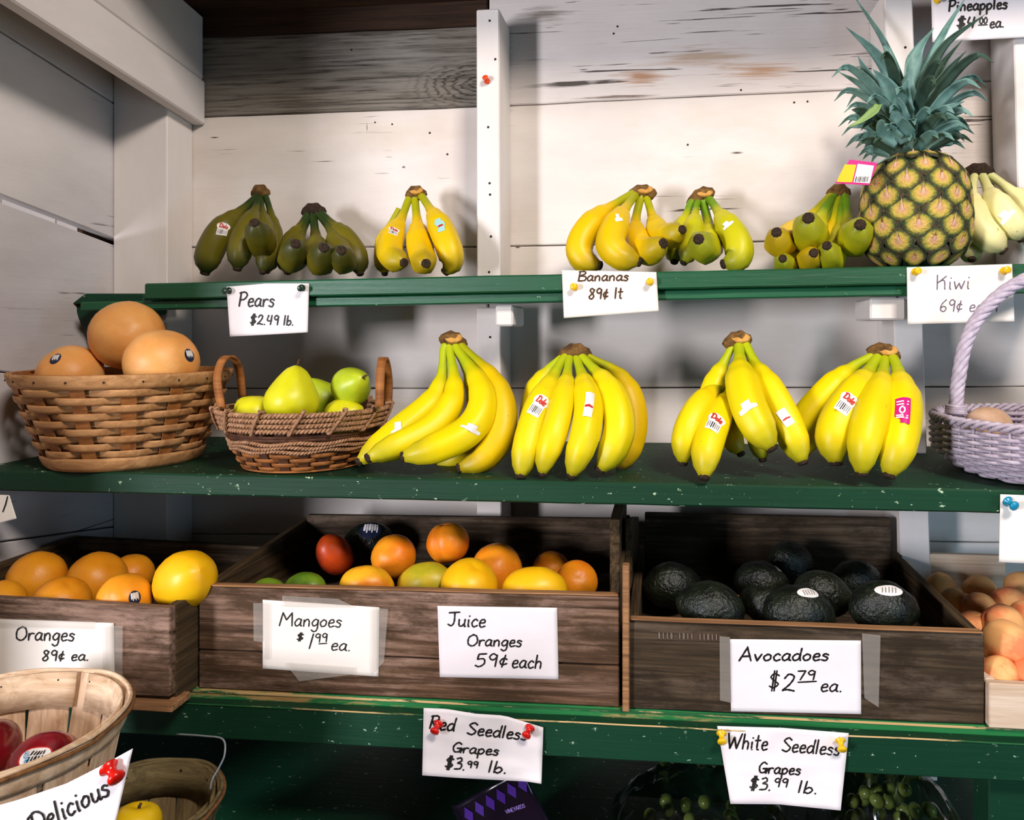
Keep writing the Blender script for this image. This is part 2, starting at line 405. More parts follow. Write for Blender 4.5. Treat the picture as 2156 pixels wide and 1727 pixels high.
# crack and nail heads in the painted posts and planks
for (u, v, Y) in ((1031, 44, YP), (1043, 125, YP), (1028, 268, YP), (1031, 386, YP), (1032, 410, YP), (1034, 498, YP), (1030, 573, YP), (1906, 100, YP), (1032, 710, YP)):
    mb = MB(); lathe(mb, [(.0022, 0), (.0022, .0012), (.0012, .0018)], 8, axisM(P(u, v, Y+.0005), (0, -1, 0)))
    build(mb, 'nail_head', M_nail, p1 if u < 1200 else p2)
for (u, v) in ((942, 325), (790, 258), (1300, 56), (1292, 71), (1448, 305), (1700, 214), (1560, 190), (1672, 216), (905, 280), (740, 105), (826, 262)):
    mb = MB(); lathe(mb, [(.0020, 0), (.0020, .001), (.001, .0015)], 8, axisM(P(u, v, YW+.0005), (0, -1, 0)))
    build(mb, 'nail_head', M_nail, wall_back)

# ---- shelves
def shelf(name, label, zf, x0, x1, yf, th, mtop):
    t = thing(name, label, 'shelf', ((x0+x1)/2, (yf+YW)/2, zf((x0+x1)/2)-th))
    p = [(x0, yf, zf(x0)), (x1, yf, zf(x1)), (x1, yf, zf(x1)-th), (x0, yf, zf(x0)-th)]
    hexa('board', p+[(a, YW-.001, c) for a, b, c in p], mtop, t, bev=.0025, cuts=30, wob=.0008)
    return t
xu0, xu1 = P(303, 597, YU).x, P(2330, 560, YU).x
s_up = shelf('upper_shelf', 'upper green wall shelf holding the greener bananas and the pineapple', zU, xu0, xu1, YU, .028, M_greenup)
xl = P(168, 618, YU+.012).x
pz = lambda x: zU(x)-.029
hexa('edge_strip', [(xl, YU+.012, pz(xl)), (xu1, YU+.012, pz(xu1)), (xu1, YU+.012, pz(xu1)-.0155), (xl, YU+.012, pz(xl)-.0155),
                    (xl, YU+.045, pz(xl)), (xu1, YU+.045, pz(xu1)), (xu1, YU+.045, pz(xu1)-.0155), (xl, YU+.045, pz(xl)-.0155)], M_greenup, s_up, bev=.002, cuts=30, wob=.0006)
hexa('end_block', [P(178, 618, 1.26), P(303, 618, 1.26), P(303, 640, 1.26), P(150, 640, 1.26)] + [p+Vector((0, .10, 0)) for p in (P(178, 618, 1.26), P(303, 618, 1.26), P(303, 640, 1.26), P(150, 640, 1.26))], M_greendk, s_up, bev=.002)
brk = [P(150, 641, 1.27), P(330, 641, 1.27), P(330, 660, 1.27), P(196, 722, 1.27)]
hexa('brace', brk+[p+Vector((0, .03, 0)) for p in brk], M_greendk, s_up, bev=.002)
def bracket(u0, u1, v0, v1, Y, label):
    a, b = P(u0, v0, Y), P(u1, v1, Y)
    o = hexa('shelf_bracket', box8(a.x, b.x, Y, YP-.001, b.z, a.z), M_post, None, bev=.003, org=((a.x+b.x)/2, Y, b.z))
    return tagged(o, label, 'bracket')
bracket(1043, 1080, 643, 687, 1.245, 'white wooden block under the upper shelf beside the middle post')
bracket(1832, 1908, 628, 674, 1.245, 'white wooden block under the upper shelf beside the kiwi sign')
s_mid = shelf('middle_shelf', 'middle green shelf with chipped edge under the baskets and yellow bananas', zM, XL+.002, P(2400, 1036, 1.05).x, 1.05, TM, M_green)
s_low = shelf('lower_shelf', 'lower green shelf carrying the wooden fruit crates', zL, XL+.002, P(2400, 1550, .99).x, .998, TLs, M_greenworn)
x0, x1 = XL+.002, P(2400, 1550, .99).x
hexa('front_board', [(x0, .978, zL(x0)-.010), (x1, .978, zL(x1)-.010), (x1, .978, zL(x1)-.056), (x0, .978, zL(x0)-.056),
                     (x0, .997, zL(x0)-.010), (x1, .997, zL(x1)-.010), (x1, .997, zL(x1)-.056), (x0, .997, zL(x0)-.056)], M_greendk, s_low, bev=.0015, cuts=30, wob=.0008)
M_rawedge = wood('chipped_raw_edge', '174a28', '2a6a3c', 0, 60, paint=('c09a62', 'e4c48c'), wear=.735, wearw=.02, bmp=.3)
for (ya, dz, hh) in ((.9765, .0105, .0018), (.9965, .0034, .0030)):
    hexa('worn_edge', [(x0, ya, zL(x0)-dz+hh), (x1, ya, zL(x1)-dz+hh), (x1, ya, zL(x1)-dz), (x0, ya, zL(x0)-dz), (x0, ya+.0013, zL(x0)-dz+hh), (x1, ya+.0013, zL(x1)-dz+hh), (x1, ya+.0013, zL(x1)-dz), (x0, ya+.0013, zL(x0)-dz)], M_rawedge, s_low, bev=.0003, cuts=60, wob=.0006)
# leg of the stand at the far right and the floor-level grape shelf
a, b = P(2082, 1628, 1.0), P(2200, 1628, 1.0)
hexa('leg', box8(a.x, b.x, 1.0, 1.05, 0, zL(a.x)-TLs-.006), M_greendk, s_low, bev=.002)
ZG = P(1400, 1790, 1.12).z
tg = thing('grape_shelf', 'dark low shelf under the grape bags', 'shelf', (0, 1.2, ZG-.02))
hexa('board', box8(XL+.002, 1.0, 1.055, YW-.001, ZG-.02, ZG), M_greendk, tg, bev=.002)
for xx in (-.6, .2, .95):
    hexa('leg', box8(xx-.02, xx+.02, 1.06, 1.1, 0, ZG-.02), M_greendk, tg, bev=.002)

# ---- crates
def crate(name, label, uL, vL, uR, vR, Yf, depth, mfront, splits, raise_l=0, raise_r=0, raise_b=0, slope_l=0, slope_r=0, floor_drop=.055, foot=False, zoff=0.0):
    a, b = P(uL, vL, Yf), P(uR, vR, Yf); x0, x1 = a.x, b.x; yb = Yf+depth
    zb0, zb1 = zL(x0)+.0012+zoff, zL(x1)+.0012+zoff; T = .013
    t = thing(name, label, 'crate', ((x0+x1)/2, Yf+depth/2, (zb0+zb1)/2))
    y0 = 0
    for i, (s0, s1) in enumerate(splits):
        z = lambda s, l: lerp(a.z, zb0, s) if l else lerp(b.z, zb1, s)
        fr = [(x0, Yf, z(s0, 1)), (x1, Yf, z(s0, 0)), (x1, Yf, z(s1, 0)), (x0, Yf, z(s1, 1))]
        slab('front_board', fr, (0, T, 0), mfront, t, bev=.0015, cuts=16, wob=.0008)
    # pale raw upper edge of the front board
    for (xx, za, zbm, rs, sl) in ((x0, a.z, zb0, raise_l, slope_l), (x1-T, b.z, zb1, raise_r, slope_r)):
        hexa('end_board', [(xx, Yf+T+.001, za+rs), (xx+T, Yf+T+.001, za+rs), (xx+T, Yf+T+.001, zbm), (xx, Yf+T+.001, zbm),
                           (xx, yb, za+rs+sl), (xx+T, yb, za+rs+sl), (xx+T, yb, zbm), (xx, yb, zbm)], M_crate_end, t, bev=.0015)
    hexa('back_board', [(x0+T, yb-T, a.z+raise_b), (x1-T, yb-T, b.z+raise_b), (x1-T, yb-T, zb1), (x0+T, yb-T, zb0),
                        (x0+T, yb, a.z+raise_b), (x1-T, yb, b.z+raise_b), (x1-T, yb, zb1), (x0+T, yb, zb0)], M_crate2, t, bev=.0015)
    zi0, zi1 = a.z-floor_drop, b.z-floor_drop
    hexa('bottom_board', [(x0+T, Yf+T, zi0), (x1-T, Yf+T, zi1), (x1-T, Yf+T, zi1-.012), (x0+T, Yf+T, zi0-.012),
                          (x0+T, yb-T, zi0), (x1-T, yb-T, zi1), (x1-T, yb-T, zi1-.012), (x0+T, yb-T, zi0-.012)], M_crate2, t, bev=.001)
    return t, (x0, x1, zi0, zi1)
c_or, i_or = crate('orange_crate', 'grey weathered crate of oranges overhanging the shelf at left', -190, 1248, 358, 1281, .945, .30, M_crate, [(0, .90)], floor_drop=.06)
b0 = P(-190, 1485, .937); b1 = P(362, 1487, .937)
zq = zL(b1.x)+.002
hexa('base_slat', box8(b0.x, b1.x, .937, .977, zq-.004, zq+.006), M_crate_edge, c_or, bev=.001)
c_ma, i_ma = crate('mango_crate', 'long grey brown crate holding mangoes and juice oranges', 418, 1236, 1304, 1258, 1.0, .31, M_crate, [(0, .615), (.632, 1)], raise_r=.005, slope_l=.022, slope_r=.03, raise_b=.03)
a = P(1283, 1094, 1.10)
hexa('end_post', box8(P(1288, 1150, 1.016).x, P(1306, 1150, 1.016).x-.001, 1.016, 1.03, P(1290, 1255, 1.016).z, P(1290, 1148, 1.016).z), M_crate_end, c_ma, bev=.001)
hexa('end_post', box8(P(1284, 1150, 1.10).x, P(1305, 1150, 1.10).x, 1.10, 1.30, P(1290, 1255, 1.10).z, P(1290, 1094, 1.10).z), M_crate_end, c_ma, bev=.001)
c_av, i_av = crate('avocado_crate', 'dark brown crate with low front full of avocados', 1322, 1308, 2073, 1337, .9985, .36, M_crate2, [(0, 1)], raise_b=.06)
hexa('end_post', box8(P(1309, 1190, .992).x+.001, P(1325, 1190, .992).x, .990, 1.004, zL(.0), P(1315, 1190, .992).z), M_crate_edge, c_av, bev=.0012)
hexa('back_panel', [P(1316, 1092, 1.15), P(1330, 1090, 1.15), P(1330, 1300, 1.15), P(1316, 1300, 1.15)] + [P(1330, 1088, 1.352), P(1345, 1088, 1.352), P(1345, 1250, 1.352), P(1330, 1250, 1.352)], M_crate_end, c_av, bev=.001)
c_pe, i_pe = crate('peach_box', 'pale new wood box of peaches at the right edge', 2083, 1440, 2420, 1455, .99, .37, M_pale, [(0, 1)], raise_b=.058, slope_l=.05, floor_drop=.03)
for o in c_pe.children:
    o.data.materials.clear(); o.data.materials.append(M_pale)
# raw pale edges along the crate rims
def rim_edge(t, u0, v0, u1, v1, Y):
    a, b = P(u0, v0, Y), P(u1, v1, Y)
    hexa('rim_edge', [a+Vector((0, 0, .0022)), b+Vector((0, 0, .0022)), b, a]+[p+Vector((0, .013, 0)) for p in (a+Vector((0, 0, .0022)), b+Vector((0, 0, .0022)), b, a)], M_crate_edge, t, bev=.0008, cuts=20, wob=.0006)
rim_edge(c_ma, 420, 1235, 1302, 1257, 1.0)
rim_edge(c_av, 1327, 1307, 2071, 1336, .995)

# ================================================================ lettering
G = {
 'A': (.72, "0,0 .32,1 .36,1 .62,0|.12,.36 .54,.38"), 'B': (.62, "0.03,0 .08,1|.0,.98 .4,1 .48,.78 .1,.53|.1,.53 .52,.45 .5,.08 .0,.0"),
 'D': (.74, "0.12,.95 .1,0|-.1,.85 .3,1.02 .66,.7 .6,.2 .1,0"), 'G': (.66, ".55,.85 .3,1 .05,.6 .15,.1 .45,.1 .52,.42|.3,.42 .62,.42 .56,0"),
 'J': (.55, "-.05,.95 .6,1.02|.3,1 .34,.3 .2,.02 -.02,.12"), 'K': (.6, ".02,1 .08,0|.5,.9 .08,.45|.1,.5 .4,.6 .48,0"),
 'M': (.9, "0,0 .12,1|.12,1 .4,.45|.4,.45 .7,1|.7,1 .8,0"), 'O': (.72, ".35,1 .05,.7 .08,.15 .4,0 .65,.35 .55,.85 .3,.98"),
 'P': (.58, ".05,0 .1,1|.0,.92 .35,1 .52,.78 .35,.5 .08,.45"), 'R': (.6, ".05,0 .1,1|.0,.92 .38,1 .48,.75 .1,.5|.15,.5 .5,0"),
 'S': (.58, ".52,.85 .3,1 .06,.78 .28,.52 .5,.28 .3,0 .0,.1"), 'W': (.95, "0,1 .2,0|.2,0 .42,.75|.42,.75 .62,0|.62,0 .88,1"),
 'V': (.66, "0,1 .3,0|.3,0 .58,1"), 'I': (.26, ".1,0 .1,1"), 'N': (.72, "0,0 .03,1|.03,1 .55,0|.55,0 .58,1"), 'E': (.56, ".45,1 .03,.98|.03,.98 .03,0|.03,0 .48,.02|.03,.52 .38,.53"),
 'Y': (.6, "0,1 .28,.5|.55,1 .2,0"), 
 'a': (.5, ".38,.5 .2,.56 .02,.28 .12,.02 .32,.15 .4,.52|.4,.52 .38,.1 .48,.02"), 'b': (.46, ".06,1 .04,0|.05,.3 .25,.5 .4,.28 .25,.0 .05,.08"),
 'c': (.42, ".36,.45 .2,.55 .03,.28 .15,.0 .38,.1"), 'd': (.5, ".38,.48 .2,.54 .02,.28 .12,.02 .32,.12 .41,.5|.43,1 .4,.3 .44,0"),
 'e': (.44, ".05,.28 .34,.34 .3,.54 .12,.5 .04,.25 .14,.0 .4,.08"), 'g': (.48, ".38,.48 .2,.54 .03,.28 .14,.05 .34,.18 .4,.5|.4,.5 .38,-.2 .2,-.38 .02,-.25"),
 'h': (.48, ".06,1 .04,0|.05,.35 .22,.54 .36,.4 .36,0"), 'i': (.24, ".08,.5 .1,.05 .16,0|.1,.74 .12,.78"), 'j': (.3, ".1,.5 .1,-.3|.1,.75 .12,.78"),
 'l': (.24, ".08,1.02 .08,0"), 'n': (.5, ".04,.5 .06,0|.06,.32 .22,.54 .36,.4 .38,0"), 'o': (.48, ".22,.54 .03,.3 .14,.02 .36,.12 .38,.42 .2,.54"),
 'p': (.48, ".04,.5 .05,-.42|.05,.38 .24,.54 .4,.3 .24,.02 .06,.1"), 'r': (.4, ".04,.5 .06,0|.06,.3 .18,.5 .36,.48"),
 's': (.4, ".34,.45 .16,.54 .06,.4 .3,.22 .22,.0 .0,.06"), 't': (.4, ".16,.95 .16,.1 .28,0|.0,.6 .34,.62"), 'u': (.5, ".04,.5 .08,.08 .24,.02 .38,.2|.4,.52 .4,.05 .48,0"),
 'v': (.44, ".02,.52 .18,0|.18,0 .38,.54"), 'w': (.62, ".02,.52 .14,0|.14,0 .28,.4|.28,.4 .42,0|.42,0 .56,.54"), 'm': (.7, ".04,.5 .05,0|.05,.35 .2,.54 .3,.35 .3,0|.3,.35 .45,.54 .56,.38 .56,0"),
 '$': (.62, ".5,.8 .25,.92 .06,.72 .28,.5 .48,.3 .25,.1 .02,.2|.22,1.1 .18,-.1|.34,1.1 .3,-.1"), '\u00a2': (.46, ".36,.55 .2,.66 .04,.4 .16,.14 .38,.24|.26,.9 .16,-.05"),
 '1': (.3, ".14,1 .06,0"), '2': (.56, ".04,.75 .2,1 .42,.85 .3,.45 .02,.05|.02,.05 .2,.1 .5,.02"), '3': (.52, ".05,.9 .3,1 .38,.75 .14,.55|.14,.55 .44,.45 .38,.1 .0,.02"),
 '4': (.58, ".1,1 .04,.45 .44,.42|.4,1 .36,0"), '5': (.54, ".46,1 .1,.97|.1,.97 .06,.58|.06,.58 .36,.6 .42,.25 .2,.0 .0,.1"), '6': (.52, ".38,1 .1,.6 .06,.15 .28,.0 .42,.25 .25,.45 .08,.3"),
 '7': (.5, "0,.92 .42,.95|.42,.95 .2,0"), '8': (.5, ".38,.85 .2,1 .08,.8 .38,.3 .22,.0 .04,.2 .3,.6 .4,.88"), '9': (.5, ".4,.85 .2,1 .05,.75 .2,.52 .38,.7 .4,.9|.4,.9 .38,0"),
 '0': (.5, ".22,1 .04,.6 .12,.05 .36,.1 .42,.6 .24,1"), '.': (.22, ".06,.0 .09,.04"), '-': (.4, ".05,.4 .3,.4"), ' ': (.34, ""),
}
def strokes(text, u0, v0, u1, v1, cap, slant=0.0):
    """polylines in pixels for text whose baseline runs from (u0, v0) to (u1, v1)"""
    adv = 0; raw = []
    for ch in text:
        w, s = G[ch]
        for st in s.split('|'):
            if not st: continue
            raw.append([(adv+float(a), float(b)) for a, b in (q.split(',') for q in st.split())])
        adv += w+.04
    tot = max(x for st in raw for x, y in st) or 1
    d = Vector((u1-u0, v1-v0)); out = []
    nrm = Vector((d.y, -d.x)).normalized()
    for st in raw:
        pts = [Vector((u0, v0, 0)) + Vector((d.x, d.y, 0))*((x+slant*y)/tot) + Vector((nrm.x, nrm.y, 0))*(y*cap) for x, y in st]
        out.append(catmull(pts, 6) if len(pts) > 2 else [pts[0], pts[0].lerp(pts[1], .5), pts[1]])
    return out
def ribbons(mb, lines, w, place):
    """flat pen strokes of width w (pixels); place(u, v) gives the point on the surface"""
    for pts in lines:
        n = len(pts); L, R = [], []
        for i in range(n):
            d = pts[min(i+1, n-1)]-pts[max(i-1, 0)]
            d = Vector((d.x, d.y, 0)); d = d.normalized() if d.length > 1e-6 else Vector((1, 0, 0))
            nn = Vector((-d.y, d.x, 0))*(w*.5*(1+.15*sin(i*1.7)))
            L.append(pts[i]+nn); R.append(pts[i]-nn)
            if i == 0: e0 = pts[0]-d*w*.45
            if i == n-1: e1 = pts[-1]+d*w*.45
        vs = [place(p.x, p.y) for p in L]+[place(p.x, p.y) for p in R]+[place(e0.x, e0.y), place(e1.x, e1.y)]
        fs = [(i, i+1, n+i+1, n+i) for i in range(n-1)]+[(2*n, 0, n), (2*n+1, 2*n-1, n-1)]
        mb.add(vs, fs)

# ================================================================ bananas
def banana_mat(name, c_mid, c_neck, c_tip, speck='7a5a14', mott=.6):
    m, nt, b = newmat(name, .45, .35)
    uv = nd(nt, 'ShaderNodeUVMap'); sx = nd(nt, 'ShaderNodeSeparateXYZ'); nt.links.new(uv.outputs[0], sx.inputs[0])
    vec = coords(nt, (1, 1, 1)); n1 = noi(nt, vec, 22, 4)
    ad = nd(nt, 'ShaderNodeMath', operation='MULTIPLY_ADD'); nt.links.new(n1, ad.inputs[0]); ad.inputs[1].default_value = .10; nt.links.new(sx.outputs[0], ad.inputs[2])
    base = ramp(nt, ad.outputs[0], [(.0, srgb(c_neck)), (.24, srgb(c_neck)), (.40, srgb(c_mid)), (.88, srgb(c_mid)), (.99, srgb(c_tip))])
    base = mix(nt, ramp(nt, noi(nt, vec, 9, 3), [(.45, 0.0), (.75, mott)]), base, mix(nt, .5, base, srgb(c_neck)))
    base = mix(nt, ramp(nt, noi(nt, vec, 120, 3), [(.70, 0.0), (.76, .55)]), base, srgb(speck))
    nt.links.new(base, b.inputs['Base Color']); bump(nt, b, noi(nt, vec, 60, 3), .08, .001)
    return m
M_yel = banana_mat('ripe_yellow_banana', 'f4d800', 'b4c010', 'c4b418')
M_yel2 = banana_mat('deep_yellow_banana', 'ecc200', 'a8a80c', 'b09410')
M_grn = banana_mat('greenish_banana', 'c8c010', '6e9414', '98981a')
M_olv = banana_mat('unripe_shaded_olive_banana', '6c6210', '2c3e16', '404010', mott=.5)  # unripe olive peel colour, darkened further to stand for shade
M_plw = banana_mat('leak_pale_banana', 'f0e6a0', 'd4d08a', 'd8cc90')  # washed-out look of the light leak put into the peel colour
M_tip = simple('dry_brown_banana_tip', '1c120a', '43301e', 300, .9, bmp=.6)
M_crown = simple('cut_banana_crown', '4e3418', '8a6430', 90, .9, bmp=.6, bscale=160)
M_cut = simple('fresh_cut_crown_face', 'c48838', 'dca858', 120, .8)
M_stick = simple('white_sticker_paper', 'f2ece8', rough=.45)
M_red = simple('red_sticker_ink', 'c42a1c', rough=.5)
M_ink = simple('black_marker_ink', '16120f', rough=.55)
M_pink = simple('magenta_sticker_print', 'd01c7c', rough=.45)
M_blue = simple('pale_blue_sticker_print', 'a4d4d0', rough=.45)
M_yprint = simple('yellow_print', 'f0c416', rough=.45)

PROF = [(0, .31), (.12, .32), (.20, .40), (.30, .72), (.42, .97), (.52, 1.0), (.72, 1.0), (.84, .94), (.92, .76), (.97, .50), (1.0, .34)]
def prof(t, tab=PROF):
    for (a, ra), (b, rb) in zip(tab, tab[1:]):
        if t <= b:
            k = (t-a)/(b-a); k = k*k*(3-2*k); return ra+(rb-ra)*k
    return tab[-1][1]
class Banana:
    def __init__(s, px, R, Yc, Yt, bulge, neck=1.0):
        n = len(px); pts = []; s.neck = neck
        ds = [0]
        for a, b in zip(px, px[1:]): ds.append(ds[-1]+math.hypot(b[0]-a[0], b[1]-a[1]))
        for p, d in zip(px, ds):
            t = d/ds[-1]; pts.append(P(p[0], p[1], p[2] if len(p) > 2 else lerp(Yc, Yt, t)-bulge*sin(pi*t)))
        fine = catmull(pts, 14)
        # resample evenly
        acc = [0]
        for a, b in zip(fine, fine[1:]): acc.append(acc[-1]+(b-a).length)
        s.n = 30; s.path = []; j = 0
        for i in range(s.n+1):
            q = acc[-1]*i/s.n
            while j < len(acc)-2 and acc[j+1] < q: j += 1
            s.path.append(fine[j].lerp(fine[j+1], (q-acc[j])/max(1e-9, acc[j+1]-acc[j])))
        s.T, s.N, s.B = frames(s.path); s.R = 1.01*R*lerp(Yc, Yt, .6)/F; s.len = acc[-1]
    def at(s, t, a, off=0.0):
        x = max(0, min(1, t))*s.n; i = min(int(x), s.n-1); k = x-i
        c = s.path[i].lerp(s.path[i+1], k); N = s.N[i].lerp(s.N[i+1], k); B = s.B[i].lerp(s.B[i+1], k)
        r = s.R*prof(max(0, t)**s.neck)*(1+.06*cos(5*a)*min(1, max(0, (t-.2)*5)))+off
        return c+N*(cos(a)*r)+B*(sin(a)*r)
    def mesh(s, name, material, parent):
        mb = MB(); m = 15; vs, fs, uvs = [], [], []; rows = 34
        for i in range(rows+1):
            t = i/rows
            for k in range(m):
                vs.append(s.at(t, 2*pi*k/m)); uvs.append((t+1e-4, k/m))
        for i in range(rows):
            for k in range(m):
                k2 = (k+1) % m; fs.append((i*m+k, (i+1)*m+k, (i+1)*m+k2, i*m+k2))
        fs.append(tuple(range(m))); fs.append(tuple(rows*m+k for k in reversed(range(m))))
        mb.add(vs, fs, uvs); o = build(mb, name, material, parent)
        tb = MB(); e = s.path[-1]; d = s.T[-1]; r = s.R*.34
        lathe(tb, [(r*.9, -.006), (r*1.06, -.001), (r*1.02, .003), (r*.72, .0048), (r*.3, .0036)], 9, axisM(e, d))
        build(tb, 'tip', M_tip, o)
        return o
    def facing(s, t):
        c = s.at(t, 0)*.5+s.at(t, pi)*.5
        return max((2*pi*k/72 for k in range(72)), key=lambda a: (s.at(t, a)-c).normalized().dot((CAM-c).normalized()))
def sticker_on(s, banana_obj, t, w, h, kind='brand', rot=0.0, da=0.0):
    """small curved label lying on the peel; w, h in metres"""
    a0 = s.facing(t)+da; r = s.R*prof(t)
    def place(x, y, off):
        xr, yr = x*cos(rot)-y*sin(rot), x*sin(rot)+y*cos(rot)
        return s.at(t+yr/s.len, a0+xr/r, off)
    # which way is up and right in the picture
    up = place(0, .004, 0)-place(0, 0, 0); sy = 1 if up.z > 0 else -1
    rt = place(.004, 0, 0)-place(0, 0, 0); sx_ = 1 if rt.dot(RT) > 0 else -1
    pl = lambda x, y, off=.0005: place(x*sx_, y*sy, off)
    def patch(name, outline, off, material, par):
        mb = MB(); N = 8; vs, fs = [], []
        for j in range(N+1):
            y = -1+2*j/N; x0, x1 = outline(y)
            for i in range(N+1): vs.append(pl(lerp(x0, x1, i/N)*w/2, y*h/2, off))
        for j in range(N):
            for i in range(N): q = j*(N+1)+i; fs.append((q, q+1, q+N+2, q+N+1))
        mb.add(vs, fs); return build(mb, name, material, par)
    if kind == 'brand':
        out = lambda y: ((-.78, .78) if y < .1 else (-1*math.sqrt(max(.02, 1-((y-.45)/.6)**2)), math.sqrt(max(.02, 1-((y-.45)/.6)**2))))
        so = patch('sticker', out, .0005, M_stick, banana_obj)
        mb = MB(); ribbons(mb, strokes('Dole', -.62*w/2, -.2*h/2, .62*w/2, -.12*h/2, h*.30), w*.075, lambda x, y: pl(x, -y, .0009))
        build(mb, 'sticker_lettering', M_red, so)
        mb = MB()
        for i in range(7): ribbons(mb, [[Vector((w*(-.3+.1*i), h*.08, 0)), Vector((w*(-.3+.1*i), h*.2, 0)), Vector((w*(-.3+.1*i), h*(.36 if i % 2 else .40), 0))]], w*(.05 if i in (2, 3) else .025), lambda x, y: pl(x, -y, .0009))
        build(mb, 'sticker_barcode', M_ink, so)
    elif kind == 'band':
        so = patch('sticker', lambda y: (-.8, .8), .0005, M_yprint if w < .012 else M_stick, banana_obj)
        mb = MB(); ribbons(mb, [[Vector((-w*.28, h*.1, 0)), Vector((0, h*.08, 0)), Vector((w*.3, h*.12, 0))]], h*.09, lambda x, y: pl(x, -y, .0009))
        build(mb, 'sticker_stripe', M_red, so)
    elif kind == 'pink':
        so = patch('sticker', lambda y: (-.85, .9) if y > -.6 else (-.1, .9), .0005, M_pink, banana_obj)
        mb = MB()
        for yy, ww in ((.34, .32), (.22, .3), (-.22, .3), (-.3, .3)):
            ribbons(mb, [[Vector((-w*ww, -h*yy, 0)), Vector((0, -h*yy, 0)), Vector((w*ww, -h*yy, 0))]], h*.05, lambda x, y: pl(x, -y, .0009))
        ribbons(mb, [[Vector((0, -h*.08, 0)), Vector((0, h*.02, 0)), Vector((0, h*.1, 0))]], w*.3, lambda x, y: pl(x, -y, .0009))
        build(mb, 'sticker_lettering', M_stick, so)
    elif kind == 'blue':
        so = patch('sticker', lambda y: (-.7-.2*sin(y*5), .7+.2*cos(y*4)), .0005, M_blue, banana_obj)
        mb = MB(); ribbons(mb, [[Vector((-w*.2, h*.12, 0)), Vector((0, h*.08, 0)), Vector((w*.2, h*.1, 0))]], h*.12, lambda x, y: pl(x, -y, .0009))
        build(mb, 'sticker_stripe', M_red, so)
    else:
        patch('sticker', lambda y: (-1, .9) if y < 0 else (-.5, .4), .0005, M_stick, banana_obj)

def bunch(label, crown, crown_w, Yc, specs, material, group, tilt=0.0, cut=True, stickers=(), base=None, crown_mat=None):
    if group == gu:
        Yc += .052; specs = [(s[0], s[1], s[2]+.065)+tuple(s[3:]) for s in specs]
    c = P(crown[0], crown[1], Yc)
    bz = min(P(px[-1][0], px[-1][1]+R, Yt).z for px, R, Yt, bl, *_ in specs)
    t = thing('banana_bunch', label, 'bananas', (c.x, c.y-.03, bz), group)
    objs = []
    for px, R, Yt, bl, *m in specs:
        if math.hypot(px[0][0]-crown[0], px[0][1]-crown[1]) < 45: px = [(lerp(crown[0], px[0][0], .55), lerp(crown[1], px[0][1], .35))+tuple(px[0][2:])]+list(px)
        b = Banana(px, R, Yc, Yt, bl, 1.35 if group == gu else 1.08); o = b.mesh('banana', m[0] if m else material, t); objs.append((b, o))
    # crown: a short woody saddle joining the necks
    w = crown_w*Yc/F; mb = MB(); n = 9; path = []
    for i in range(n):
        x = -1+2*i/(n-1); path.append(c+Vector((x*w/2, .004*x*x, (-.010*x*x+tilt*x*w*.5)+.002)))
    tube(mb, path, lambda q: .0128*(1-.25*abs(2*q-1)**2)*(1+.1*sin(q*23)), 10, up=Vector((0, 0, 1)))
    build(mb, 'crown', crown_mat or M_crown, t)
    if cut:
        mb = MB(); cc = c+Vector((w*.12, -.0085, .0035)); M = axisM(cc, (0.0, -.75, .66))
        lathe(mb, [(.009, -.003), (.0092, .0015), (.007, .0024)], 12, M @ Matrix.Diagonal((min(1.6, w/.02), 1, 1, 1)))
        build(mb, 'cut_face', M_cut, t)
    for (bi, tt, ww, hh, kind, *r) in stickers:
        sticker_on(objs[bi][0], objs[bi][1], tt, ww, hh, kind, *r)
    return t
def rest(u, v, R, z): return Yon(u, v+R*.9, z)
gm, gu = 'yellow bananas on the middle shelf', 'banana hands on the upper shelf'
zm = lambda u, v, R: rest(u, v, R, zM(P(u, v, 1.1).x))
bunch('yellow banana bunch with tips swept to the left beside the rope basket', (953, 716), 46, 1.22, [
    ([(962, 738), (990, 795), (1010, 870), (985, 940), (925, 984)], 27, 1.165, .01),
    ([(934, 736), (930, 794), (910, 846), (848, 900), (757, 972)], 29, 1.095, .0),
    ([(947, 736), (956, 796), (952, 846), (905, 904), (776, 964)], 30, 1.065, .01),
    ([(964, 737), (1000, 790), (1018, 848), (990, 906), (914, 946), (850, 962)], 33, 1.065, .03),
    ([(980, 737), (1024, 782), (1055, 844), (1054, 911), (1017, 966), (968, 985)], 30, 1.10, .02, M_yel2)], M_yel, gm, tilt=-.3,
    stickers=[(1, .72, .022, .026, 'plain', .9), (3, .66, .034, .010, 'plain', .4)])
bunch('upright fan of yellow bananas directly right of the middle post', (1211, 742), 56, 1.20, [
    ([(1248, 757), (1294, 782), (1326, 834), (1336, 890), (1326, 944), (1306, 985)], 28, 1.15, .0, M_yel2),
    ([(1178, 757), (1154, 780), (1132, 820), (1120, 880), (1120, 940)], 26, 1.17, .0),
    ([(1184, 758), (1164, 796), (1134, 856), (1114, 921), (1102, 974), (1097, 1002)], 31, 1.06, .02),
    ([(1231, 758), (1268, 800), (1296, 854), (1301, 907), (1283, 958), (1263, 988)], 33, 1.075, .03),
    ([(1198, 760), (1192, 806), (1183, 856), (1167, 914), (1149, 968), (1143, 996)], 28, 1.06, .04),
    ([(1216, 762), (1230, 806), (1239, 856), (1233, 914), (1215, 968), (1204, 1000)], 30, 1.055, .045)], M_yel, gm, cut=False,
    stickers=[(2, .56, .024, .036, 'brand', -.25), (5, .60, .016, .038, 'band', -.1)])
